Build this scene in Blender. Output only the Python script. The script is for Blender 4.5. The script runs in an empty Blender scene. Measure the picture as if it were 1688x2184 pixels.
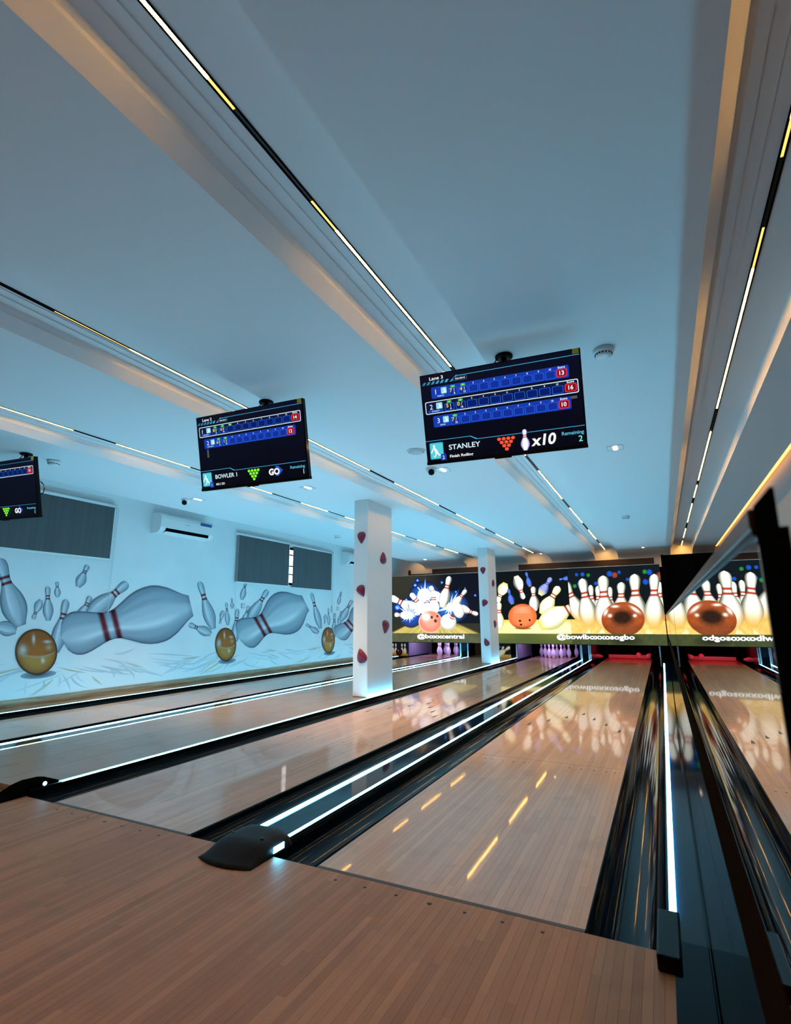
import bpy, bmesh, math, random
from mathutils import Vector, Matrix
R = math.radians
random.seed(7)
SC = bpy.context.scene
COL = SC.collection

# ------------------------------------------------------------------ camera, world, exposure
cam_d = bpy.data.cameras.new('camera')
cam = bpy.data.objects.new('camera', cam_d)
COL.objects.link(cam)
SC.camera = cam
cam_d.sensor_fit = 'HORIZONTAL'
cam_d.sensor_width = 24.0
cam_d.lens = 24.0 * 1112.19 / 1688.0
cam_d.clip_start = 0.01
YAW, PITCH, ROLL = 0.464094, 0.204101, -0.006476
_f = Vector((-math.sin(YAW) * math.cos(PITCH), math.cos(YAW) * math.cos(PITCH), math.sin(PITCH)))
_r = Vector((math.cos(YAW), math.sin(YAW), 0))
_u = _r.cross(_f)
_r2 = math.cos(ROLL) * _r + math.sin(ROLL) * _u
_u2 = -math.sin(ROLL) * _r + math.cos(ROLL) * _u
cam.matrix_world = Matrix(((_r2.x, _u2.x, -_f.x, 0.8528), (_r2.y, _u2.y, -_f.y, -2.0221),
                           (_r2.z, _u2.z, -_f.z, 0.9991), (0, 0, 0, 1)))
cam_d.dof.use_dof = True
cam_d.dof.focus_distance = 7.0
cam_d.dof.aperture_fstop = 6.0

world = bpy.data.worlds.new('world')
SC.world = world
world.use_nodes = True
world.node_tree.nodes['Background'].inputs[0].default_value = (0.25, 0.5, 0.8, 1)
world.node_tree.nodes['Background'].inputs[1].default_value = 0.02

SC.view_settings.view_transform = 'Standard'
SC.view_settings.look = 'None'
SC.view_settings.exposure = 0.0
SC.view_settings.gamma = 1.0
SC.view_settings.use_curve_mapping = False
SC.cycles.max_bounces = 8
SC.cycles.diffuse_bounces = 4
SC.cycles.glossy_bounces = 5
SC.cycles.use_denoising = True
SC.cycles.sample_clamp_indirect = 6.0

CYAN = (0.14, 0.66, 1.0)
WARM = (1.0, 0.48, 0.09)
LED_STRENGTH = 33.0
TRACK_STRENGTH = 92.0

def area(name, loc, size, power, color, direction=(0, 0, -1), sy=None, spread=None):
    d = bpy.data.lights.new(name, 'AREA')
    d.shape = 'RECTANGLE' if sy else 'DISK'
    d.size = size
    if sy: d.size_y = sy
    d.energy = power
    d.color = color
    if spread: d.spread = spread
    o = bpy.data.objects.new(name, d)
    COL.objects.link(o)
    o.location = loc
    o.rotation_euler = Vector(direction).to_track_quat('-Z', 'Y').to_euler()
    return o

def spot(name, loc, power, color, angle=70, blend=0.6, direction=(0, 0, -1), radius=0.03):
    d = bpy.data.lights.new(name, 'SPOT')
    d.energy = power
    d.color = color
    d.spot_size = R(angle)
    d.spot_blend = blend
    d.shadow_soft_size = radius
    o = bpy.data.objects.new(name, d)
    COL.objects.link(o)
    o.location = loc
    o.rotation_euler = Vector(direction).to_track_quat('-Z', 'Y').to_euler()
    return o

# seating area behind the camera: warm lamps over the benches, cool daylight-coloured fill further back
area('seating_lamp', (-2.6, -4.6, 2.5), 2.0, 7, (1.0, 0.46, 0.16), (0.05, 0.1, -1), 1.0)
area('seating_lamp', (1.2, -3.6, 2.5), 0.8, 6, (1.0, 0.52, 0.20), (-0.05, 0.0, -1), 0.8)
area('side_wall_cove_lamp', (2.12, 3.0, 2.66), 12.0, 5, (1.0, 0.5, 0.14), (-0.6, 0, 0.8), 0.05)

# ------------------------------------------------------------------ materials
def mat(name, color=(0.8, 0.8, 0.8), rough=0.5, metal=0.0, emis=None, estr=0.0, spec=0.5, coat=0.0, coat_rough=0.03, ior=None):
    m = bpy.data.materials.new(name)
    m.use_nodes = True
    b = m.node_tree.nodes['Principled BSDF']
    b.inputs['Base Color'].default_value = (*color, 1)
    b.inputs['Roughness'].default_value = rough
    b.inputs['Metallic'].default_value = metal
    b.inputs['Specular IOR Level'].default_value = spec
    b.inputs['Coat Weight'].default_value = coat
    b.inputs['Coat Roughness'].default_value = coat_rough
    if ior: b.inputs['IOR'].default_value = ior
    if emis:
        b.inputs['Emission Color'].default_value = (*emis, 1)
        b.inputs['Emission Strength'].default_value = estr
    return m

def N(m, t, **kw):
    n = m.node_tree.nodes.new(t)
    for k, v in kw.items(): setattr(n, k, v)
    return n
def L(m, a, b): m.node_tree.links.new(a, b)

def noise_color(m, c1, c2, scale, stretch=(1, 1, 1), detail=4, lo=0.35, hi=0.65):
    """object-space noise between two paint colours"""
    b = m.node_tree.nodes['Principled BSDF']
    tc = N(m, 'ShaderNodeTexCoord'); mp = N(m, 'ShaderNodeMapping')
    mp.inputs['Scale'].default_value = stretch
    no = N(m, 'ShaderNodeTexNoise'); no.inputs['Scale'].default_value = scale; no.inputs['Detail'].default_value = detail
    cr = N(m, 'ShaderNodeValToRGB')
    cr.color_ramp.elements[0].position = lo; cr.color_ramp.elements[0].color = (*c1, 1)
    cr.color_ramp.elements[1].position = hi; cr.color_ramp.elements[1].color = (*c2, 1)
    L(m, tc.outputs['Object'], mp.inputs['Vector']); L(m, mp.outputs['Vector'], no.inputs['Vector'])
    L(m, no.outputs['Fac'], cr.inputs['Fac']); L(m, cr.outputs['Color'], b.inputs['Base Color'])
    return no

def bump(m, scale, strength, stretch=(1, 1, 1), dist=0.01):
    b = m.node_tree.nodes['Principled BSDF']
    tc = N(m, 'ShaderNodeTexCoord'); mp = N(m, 'ShaderNodeMapping'); mp.inputs['Scale'].default_value = stretch
    no = N(m, 'ShaderNodeTexNoise'); no.inputs['Scale'].default_value = scale
    bp = N(m, 'ShaderNodeBump'); bp.inputs['Strength'].default_value = strength; bp.inputs['Distance'].default_value = dist
    L(m, tc.outputs['Object'], mp.inputs['Vector']); L(m, mp.outputs['Vector'], no.inputs['Vector'])
    L(m, no.outputs['Fac'], bp.inputs['Height']); L(m, bp.outputs['Normal'], b.inputs['Normal'])

def wood_mat(name, dark, light, rough, coat=0.0, coat_rough=0.06, piece=0.9):
    """maple strip: every board its own tone, butt-jointed lengths along the lane, fine grain, some smudges"""
    m = mat(name, light, rough, coat=coat, coat_rough=coat_rough)
    b = m.node_tree.nodes['Principled BSDF']
    oi = N(m, 'ShaderNodeObjectInfo'); geo = N(m, 'ShaderNodeNewGeometry')
    sep = N(m, 'ShaderNodeSeparateXYZ'); L(m, geo.outputs['Position'], sep.inputs['Vector'])
    def math_(op, a, bb):
        n = N(m, 'ShaderNodeMath', operation=op)
        for i, v in enumerate((a, bb)):
            if v is None: continue
            if isinstance(v, (int, float)): n.inputs[i].default_value = v
            else: L(m, v, n.inputs[i])
        return n.outputs[0]
    off = math_('MULTIPLY', oi.outputs['Random'], 37.0)
    yy = math_('DIVIDE', sep.outputs['Y'], piece)
    seg = math_('FLOOR', math_('ADD', yy, off), None)
    key = math_('ADD', math_('MULTIPLY', seg, 0.731), math_('MULTIPLY', oi.outputs['Random'], 91.7))
    wn = N(m, 'ShaderNodeTexWhiteNoise', noise_dimensions='1D'); L(m, key, wn.inputs['W'])
    # grain
    mp = N(m, 'ShaderNodeMapping'); mp.inputs['Scale'].default_value = (60, 2.2, 60)
    L(m, geo.outputs['Position'], mp.inputs['Vector'])
    gn = N(m, 'ShaderNodeTexNoise'); gn.inputs['Scale'].default_value = 2.0; gn.inputs['Detail'].default_value = 5
    L(m, mp.outputs['Vector'], gn.inputs['Vector'])
    # smudges
    sm = N(m, 'ShaderNodeTexNoise'); sm.inputs['Scale'].default_value = 5.0; sm.inputs['Detail'].default_value = 6
    L(m, geo.outputs['Position'], sm.inputs['Vector'])
    f1 = math_('MULTIPLY', wn.outputs['Value'], 0.55)
    f2 = math_('MULTIPLY', gn.outputs['Fac'], 0.45)
    fac = math_('ADD', f1, f2)
    mx = N(m, 'ShaderNodeMix', data_type='RGBA')
    mx.inputs['A'].default_value = (*dark, 1); mx.inputs['B'].default_value = (*light, 1)
    L(m, fac, mx.inputs['Factor'])
    cr = N(m, 'ShaderNodeValToRGB')
    cr.color_ramp.elements[0].position = 0.30; cr.color_ramp.elements[0].color = (0.86, 0.85, 0.84, 1)
    cr.color_ramp.elements[1].position = 0.46; cr.color_ramp.elements[1].color = (1, 1, 1, 1)
    L(m, sm.outputs['Fac'], cr.inputs['Fac'])
    m2 = N(m, 'ShaderNodeMix', data_type='RGBA', blend_type='MULTIPLY'); m2.inputs['Factor'].default_value = 1.0
    L(m, mx.outputs['Result'], m2.inputs['A']); L(m, cr.outputs['Color'], m2.inputs['B'])
    L(m, m2.outputs['Result'], b.inputs['Base Color'])
    return m

M = {}
M['ceiling'] = mat('ceiling_paint', (0.80, 0.81, 0.82), 0.65, spec=0.3)
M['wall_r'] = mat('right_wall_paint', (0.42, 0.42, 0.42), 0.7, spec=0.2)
M['wall'] = mat('wall_paint', (0.80, 0.82, 0.82), 0.6, spec=0.3)
noise_color(M['wall'], (0.76, 0.78, 0.78), (0.82, 0.84, 0.84), 1.3)
M['back_wall'] = mat('seating_wall', (0.10, 0.07, 0.055), 0.6)
M['column'] = mat('column_paint', (0.80, 0.80, 0.79), 0.45)
M['approach'] = wood_mat('approach_maple', (0.28, 0.135, 0.064), (0.52, 0.275, 0.135), 0.5, coat=0.0, coat_rough=0.22)
M['lane'] = wood_mat('lane_maple', (0.46, 0.275, 0.16), (0.74, 0.465, 0.285), 0.34, coat=0.6, coat_rough=0.04, piece=1.3)
M['walkway'] = wood_mat('walkway_laminate', (0.30, 0.22, 0.15), (0.40, 0.30, 0.21), 0.35, coat=0.35, coat_rough=0.12, piece=1.2)
M['trim_wood'] = mat('trim_wood', (0.42, 0.30, 0.18), 0.5)
noise_color(M['trim_wood'], (0.26, 0.17, 0.09), (0.46, 0.33, 0.19), 6, (1, 0.4, 6))
M['joint'] = mat('joint_grey', (0.05, 0.055, 0.06), 0.5)
M['dot'] = mat('marker_black', (0.02, 0.02, 0.025), 0.4)
M['marker_red'] = mat('marker_maroon', (0.12, 0.02, 0.02), 0.3)
M['gloss_black'] = mat('gloss_black', (0.003, 0.004, 0.006), 0.10, spec=0.12)
M['gutter'] = mat('gutter_black', (0.0005, 0.006, 0.012), 0.07, spec=0.12)
bump(M['gutter'], 3.0, 0.06, (6, 0.6, 6), 0.004)
M['divider'] = mat('divider_top', (0.001, 0.010, 0.020), 0.05, spec=0.2)
M['matte_black'] = mat('matte_black', (0.003, 0.003, 0.003), 0.7, spec=0.0)
M['hood'] = mat('hood_plastic', (0.006, 0.007, 0.008), 0.45, spec=0.12)
M['soft_black'] = mat('soft_black', (0.006, 0.006, 0.007), 0.5, spec=0.06)
M['pit'] = mat('pit_dark', (0.004, 0.003, 0.003), 0.8, spec=0.05)
M['brown_dark'] = mat('dark_brown_board', (0.035, 0.014, 0.010), 0.5)
M['panel'] = mat('partition_panel', (0.0005, 0.004, 0.008), 0.012, spec=0.08)
M['bronze'] = mat('bronze_strip', (0.018, 0.010, 0.006), 0.8, spec=0.0)
M['steel'] = mat('brushed_steel', (0.04, 0.03, 0.026), 0.4, metal=0.3, spec=0.1)
noise_color(M['steel'], (0.02, 0.014, 0.012), (0.07, 0.055, 0.048), 3, (1, 2, 1))
M['trim_metal'] = mat('trim_metal', (0.7, 0.62, 0.5), 0.3, metal=0.9)
M['white_plastic'] = mat('white_plastic', (0.82, 0.83, 0.83), 0.28)
M['grey_plastic'] = mat('grey_plastic', (0.45, 0.50, 0.52), 0.4)
M['blind'] = mat('blind_fabric', (0.085, 0.09, 0.095), 0.85)
noise_color(M['blind'], (0.082, 0.087, 0.092), (0.098, 0.103, 0.108), 6, (1, 4, 0.15))
M['hold'] = mat('climbing_hold_resin', (0.20, 0.012, 0.045), 0.35)
M['pin'] = mat('pin_plastic', (0.86, 0.86, 0.88), 0.22, coat=0.5)
M['pin_red'] = mat('pin_red_band', (0.75, 0.02, 0.05), 0.25)
M['led'] = mat('led_strip', (0.6, 0.8, 0.9), 0.4, emis=CYAN, estr=LED_STRENGTH)
M['led_wall'] = mat('led_strip_bright', (0.6, 0.8, 0.9), 0.4, emis=CYAN, estr=125.0)
M['led_right'] = mat('led_strip_right', (0.6, 0.8, 0.9), 0.4, emis=CYAN, estr=84.0)
M['led_ledge'] = mat('led_strip_ledge', (0.6, 0.8, 0.9), 0.4, emis=CYAN, estr=42.0)
M['led_mid'] = mat('led_strip_medium', (0.6, 0.8, 0.9), 0.4, emis=CYAN, estr=62.0)
M['track_near'] = mat('track_light_lens_deep', (0.9, 0.8, 0.6), 0.4, emis=WARM, estr=84.0)
M['track_on'] = mat('track_light_lens', (0.9, 0.8, 0.6), 0.4, emis=WARM, estr=TRACK_STRENGTH)
M['track_dim'] = mat('track_louvre', (0.5, 0.35, 0.2), 0.3, emis=WARM, estr=2.2)
M['track_slot'] = mat('track_slot', (0.02, 0.022, 0.025), 0.25, metal=0.4)
M['lamp_white'] = mat('downlight_lens', (1, 1, 1), 0.3, emis=(1.0, 0.78, 0.62), estr=8.0)
M['cove'] = mat('cove_strip', (1, 0.7, 0.4), 0.4, emis=(1.0, 0.42, 0.10), estr=2.6)
M['daylight'] = mat('daylight_pane', (1, 1, 1), 0.2, emis=(1.0, 0.86, 0.78), estr=2.2)
M['yellow_sticker'] = mat('yellow_sticker', (0.75, 0.60, 0.03), 0.4)
M['blue_sticker'] = mat('blue_sticker', (0.01, 0.10, 0.30), 0.4)
M['kickback'] = mat('kickback_plate', (0.45, 0.42, 0.48), 0.12, coat=0.6)

def art_mat(name, strength):
    m = bpy.data.materials.new(name); m.use_nodes = True
    b = m.node_tree.nodes['Principled BSDF']
    b.inputs['Roughness'].default_value = 0.45
    b.inputs['Specular IOR Level'].default_value = 0.08
    at = N(m, 'ShaderNodeAttribute'); at.attribute_name = 'Col'
    if strength:
        b.inputs['Base Color'].default_value = (0.001, 0.001, 0.001, 1)
        L(m, at.outputs['Color'], b.inputs['Emission Color'])
        b.inputs['Emission Strength'].default_value = strength
    else:
        b.inputs['Roughness'].default_value = 0.6
        L(m, at.outputs['Color'], b.inputs['Base Color'])
    return m
M['art_lit'] = art_mat('backlit_print', 1.15)
M['art_screen'] = art_mat('screen_pixels', 1.0)
M['art_paint'] = art_mat('wall_painting', 0)
M['art_print'] = art_mat('printed_board', 0.35)

def glass_mat():
    m = bpy.data.materials.new('tinted_glass'); m.use_nodes = True
    nt = m.node_tree
    nt.nodes.remove(nt.nodes['Principled BSDF'])
    out = nt.nodes['Material Output']
    fr = N(m, 'ShaderNodeFresnel'); fr.inputs['IOR'].default_value = 1.75
    gl = N(m, 'ShaderNodeBsdfGlossy'); gl.inputs['Roughness'].default_value = 0.0
    gl.inputs['Color'].default_value = (0.95, 0.96, 0.95, 1)
    tr = N(m, 'ShaderNodeBsdfTransparent'); tr.inputs['Color'].default_value = (0.04, 0.05, 0.06, 1)
    mx = N(m, 'ShaderNodeMixShader')
    L(m, fr.outputs[0], mx.inputs[0]); L(m, tr.outputs[0], mx.inputs[1]); L(m, gl.outputs[0], mx.inputs[2])
    L(m, mx.outputs[0], out.inputs['Surface'])
    return m
M['glass'] = glass_mat()

# ------------------------------------------------------------------ geometry helpers
class MB:
    def __init__(s): s.v = []; s.f = []; s.mi = []; s.sm = []
    def add(s, vs, fs, mi=0, smooth=False):
        o = len(s.v); s.v += [tuple(v) for v in vs]
        for f in fs: s.f.append(tuple(o + i for i in f)); s.mi.append(mi); s.sm.append(smooth)
        return s
    def box(s, x0, x1, y0, y1, z0, z1, mi=0):
        vs = [(x, y, z) for x in (x0, x1) for y in (y0, y1) for z in (z0, z1)]
        return s.add(vs, [(0, 1, 3, 2), (4, 6, 7, 5), (0, 4, 5, 1), (2, 3, 7, 6), (0, 2, 6, 4), (1, 5, 7, 3)], mi)
    def prism(s, prof, y0, y1, axis='y', mi=0, cap=True, smooth=False, closed=True):
        n = len(prof)
        if axis == 'y': vs = [(a, y0, b) for a, b in prof] + [(a, y1, b) for a, b in prof]
        elif axis == 'x': vs = [(y0, a, b) for a, b in prof] + [(y1, a, b) for a, b in prof]
        else: vs = [(a, b, y0) for a, b in prof] + [(a, b, y1) for a, b in prof]
        fs = [(i, (i + 1) % n, n + (i + 1) % n, n + i) for i in range(n if closed else n - 1)]
        s.add(vs, fs, mi, smooth)
        if cap and closed: s.add(vs, [tuple(range(n - 1, -1, -1)), tuple(range(n, 2 * n))], mi)
        return s
    def lathe(s, prof, seg=20, mi=0, c=(0, 0, 0), rot=None, smooth=True):
        vs = []; fs = []
        for r, z in prof:
            for k in range(seg):
                a = 2 * math.pi * k / seg
                p = Vector((r * math.cos(a), r * math.sin(a), z))
                if rot: p = rot @ p
                vs.append((p.x + c[0], p.y + c[1], p.z + c[2]))
        for i in range(len(prof) - 1):
            for k in range(seg):
                k2 = (k + 1) % seg
                fs.append((i * seg + k, i * seg + k2, (i + 1) * seg + k2, (i + 1) * seg + k))
        fs.append(tuple(range(seg - 1, -1, -1)))
        fs.append(tuple((len(prof) - 1) * seg + k for k in range(seg)))
        return s.add(vs, fs, mi, smooth)
    def tube(s, pts, r, seg=8, mi=0):
        pts = [Vector(p) for p in pts]
        vs = []; fs = []
        for i, p in enumerate(pts):
            t = (pts[min(i + 1, len(pts) - 1)] - pts[max(i - 1, 0)]).normalized()
            q = t.to_track_quat('Z', 'Y')
            for k in range(seg):
                a = 2 * math.pi * k / seg
                w = p + q @ Vector((r * math.cos(a), r * math.sin(a), 0))
                vs.append(tuple(w))
        for i in range(len(pts) - 1):
            for k in range(seg):
                k2 = (k + 1) % seg
                fs.append((i * seg + k, i * seg + k2, (i + 1) * seg + k2, (i + 1) * seg + k))
        fs.append(tuple(range(seg - 1, -1, -1))); fs.append(tuple((len(pts) - 1) * seg + k for k in range(seg)))
        return s.add(vs, fs, mi, True)
    def mesh(s, name, mats):
        me = bpy.data.meshes.new(name)
        me.from_pydata(s.v, [], s.f)
        for m in (mats if isinstance(mats, (list, tuple)) else [mats]): me.materials.append(m)
        me.polygons.foreach_set('material_index', s.mi)
        me.polygons.foreach_set('use_smooth', s.sm)
        me.update()
        return me
    def obj(s, name, mats, parent=None, loc=None, bevel=0, recalc=True, **props):
        me = s.mesh(name, mats)
        if recalc:
            bm = bmesh.new(); bm.from_mesh(me)
            bmesh.ops.recalc_face_normals(bm, faces=bm.faces); bm.to_mesh(me); bm.free()
        o = bpy.data.objects.new(name, me); COL.objects.link(o)
        if parent: o.parent = parent
        if loc: o.location = loc
        if bevel:
            md = o.modifiers.new('bevel', 'BEVEL'); md.width = bevel; md.segments = 2; md.limit_method = 'ANGLE'
        for k, v in props.items(): o[k] = v
        return o

def thing(name, label, cat, loc=(0, 0, 0), rot=(0, 0, 0), group=None):
    o = bpy.data.objects.new(name, None); COL.objects.link(o)
    o.location = loc; o.rotation_euler = rot
    o.empty_display_size = 0.1
    o['label'] = label; o['category'] = cat
    if group: o['group'] = group
    return o
def tag(o, label, cat, group=None):
    o['label'] = label; o['category'] = cat
    if group: o['group'] = group
    return o
def dup(root, loc, label, rot=None, group=None):
    r = root.copy(); COL.objects.link(r); r.location = loc
    if rot: r.rotation_euler = rot
    r['label'] = label
    if group: r['group'] = group
    for ch in list(root.children):
        c = ch.copy(); COL.objects.link(c); c.parent = r
        for g in ch.children:
            d = g.copy(); COL.objects.link(d); d.parent = c
    return r

PIN_PROF = [(0, .44), (.02, .48), (.06, .56), (.12, .73), (.18, .88), (.25, .98), (.30, 1), (.36, .97), (.42, .90), (.483, .78), (.54, .63),
            (.583, .52), (.625, .425), (.667, .385), (.70, .385), (.74, .41), (.79, .465), (.84, .515), (.89, .535), (.93, .50), (.965, .40), (.985, .27), (1, .03)]
def pin_r(t):
    for (a, ra), (b, rb) in zip(PIN_PROF, PIN_PROF[1:]):
        if t <= b: return ra + (rb - ra) * (t - a) / (b - a)
    return 0.03

# ------------------------------------------------------------------ flat artwork builder (vertex-coloured print)
_txt = {}
def text_tris(s, extrude=0, bold=0.0):
    key = (s, bold)
    if key in _txt: return _txt[key]
    cu = bpy.data.curves.new('lettering', 'FONT'); cu.body = s; cu.size = 1.0; cu.offset = bold; cu.resolution_u = 3
    o = bpy.data.objects.new('lettering', cu)
    me = bpy.data.meshes.new_from_object(o)
    bm = bmesh.new(); bm.from_mesh(me); bmesh.ops.triangulate(bm, faces=bm.faces)
    vs = [(v.co.x, v.co.y) for v in bm.verts]; fs = [tuple(v.index for v in f.verts) for f in bm.faces]
    bm.free(); bpy.data.meshes.remove(me); bpy.data.objects.remove(o); bpy.data.curves.remove(cu)
    _txt[key] = (vs, fs)
    return _txt[key]

def lerp(a, b, t): return tuple(x + (y - x) * t for x, y in zip(a, b))
def clamp01(t): return max(0.0, min(1.0, t))
def sst(a, b, x):
    t = clamp01((x - a) / (b - a)); return t * t * (3 - 2 * t)

class Art:
    """2-D print on a plane: origin O, axes U, V, normal NN; later layers lie a hair in front of earlier ones"""
    def __init__(s, O, U, V, NN, rect=None, eps=0.0004):
        s.O, s.U, s.V, s.NN = Vector(O), Vector(U), Vector(V), Vector(NN)
        s.rect = rect; s.eps = eps; s.layer = 0; s.v = []; s.f = []; s.c = []
    def poly(s, pts, cols, faces=None, next_layer=True):
        if isinstance(cols[0], (int, float)): cols = [cols] * len(pts)
        o = len(s.v)
        for (u, v), c in zip(pts, cols):
            if s.rect:
                u = min(max(u, s.rect[0]), s.rect[1]); v = min(max(v, s.rect[2]), s.rect[3])
            p = s.O + s.U * u + s.V * v + s.NN * (s.eps * s.layer)
            s.v.append(tuple(p)); s.c.append((*c, 1.0))
        for f in (faces or [tuple(range(len(pts)))]): s.f.append(tuple(o + i for i in f))
        if next_layer: s.layer += 1
    def rectf(s, u0, u1, v0, v1, c, c2=None, nxt=True):
        c2 = c2 or c
        s.poly([(u0, v0), (u1, v0), (u1, v1), (u0, v1)], [c, c, c2, c2], next_layer=nxt)
    def rrect(s, u0, u1, v0, v1, r, c, nxt=True):
        pts = []
        for cx, cy, a0 in ((u1 - r, v1 - r, 0), (u0 + r, v1 - r, 90), (u0 + r, v0 + r, 180), (u1 - r, v0 + r, 270)):
            for k in range(4):
                a = R(a0 + 30 * k); pts.append((cx + r * math.cos(a), cy + r * math.sin(a)))
        s.poly(pts, c, next_layer=nxt)
    def disc(s, cu, cv, ru, rv, c, c_edge=None, n=20, ang=0.0, nxt=True):
        c_edge = c_edge or c
        pts = [(cu, cv)]; cols = [c]
        for k in range(n):
            a = 2 * math.pi * k / n
            x, y = ru * math.cos(a), rv * math.sin(a)
            pts.append((cu + x * math.cos(ang) - y * math.sin(ang), cv + x * math.sin(ang) + y * math.cos(ang))); cols.append(c_edge)
        s.poly(pts, cols, [(0, 1 + k, 1 + (k + 1) % n) for k in range(n)], nxt)
    def grid(s, fn, nu, nv):
        """fn(i/nu, j/nv) -> ((u, v), color)"""
        pts = []; cols = []
        for j in range(nv + 1):
            for i in range(nu + 1):
                p, c = fn(i / nu, j / nv); pts.append(p); cols.append(c)
        fs = [(j * (nu + 1) + i, j * (nu + 1) + i + 1, (j + 1) * (nu + 1) + i + 1, (j + 1) * (nu + 1) + i) for j in range(nv) for i in range(nu)]
        s.poly(pts, cols, fs)
    def pin(s, spr, colf, taper=0.0, nu=14, nv=40, warp=1.0):
        ou, ov, au, av, bu, bv = spr[:6]
        def fn(i, j):
            q = i * 2 - 1; t = j ** warp if warp != 1 else j
            r = pin_r(t) * (1 + taper * t)
            return (ou + au * t + bu * q * r, ov + av * t + bv * q * r), colf(q, t)
        s.grid(fn, nu, nv)
    def ball(s, spr, colf, n=28, m=9, grow=1.0):
        ou, ov, au, av, bu, bv = spr[:6]
        pts = [(ou, ov)]; cols = [colf(0, 0)]; fs = []
        for k in range(1, m + 1):
            r = math.sin(k / m * math.pi / 2)
            for a in range(n):
                x, y = r * math.cos(2 * math.pi * a / n), r * math.sin(2 * math.pi * a / n)
                pts.append((ou + (au * x + bu * y) * grow, ov + (av * x + bv * y) * grow)); cols.append(colf(x, y))
        for a in range(n): fs.append((0, 1 + a, 1 + (a + 1) % n))
        for k in range(m - 1):
            for a in range(n):
                b0 = 1 + k * n; b1 = b0 + n; a2 = (a + 1) % n
                fs.append((b0 + a, b1 + a, b1 + a2, b0 + a2))
        s.poly(pts, cols, fs)
    def text(s, t, u, v, h, c, width=None, bold=0.0, shear=0.0, align='l', rot=0.0):
        vs, fs = text_tris(t, bold=bold)
        if not vs: return
        x0 = min(x for x, y in vs); x1 = max(x for x, y in vs)
        sc = h / 0.70
        sx = (width / (x1 - x0)) if width else sc
        w = (x1 - x0) * sx
        off = {'l': 0, 'c': -w / 2, 'r': -w}[align]
        ca, sa = math.cos(rot), math.sin(rot)
        pts = []
        for x, y in vs:
            a = (x - x0) * sx + off + y * sc * shear; b = y * sc
            pts.append((u + a * ca - b * sa, v + a * sa + b * ca))
        s.poly(pts, c, fs)
    def obj(s, name, m, parent=None, **props):
        me = bpy.data.meshes.new(name); me.from_pydata(s.v, [], s.f)
        at = me.color_attributes.new('Col', 'FLOAT_COLOR', 'POINT')
        at.data.foreach_set('color', [x for c in s.c for x in c])
        me.materials.append(m); me.update()
        o = bpy.data.objects.new(name, me); COL.objects.link(o)
        if parent: o.parent = parent
        for k, vv in props.items(): o[k] = vv
        return o
def srgb(h):
    c = [int(h[i:i + 2], 16) / 255 for i in (0, 2, 4)]
    return tuple(x / 12.92 if x <= 0.04045 else ((x + 0.055) / 1.055) ** 2.4 for x in c)

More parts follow.
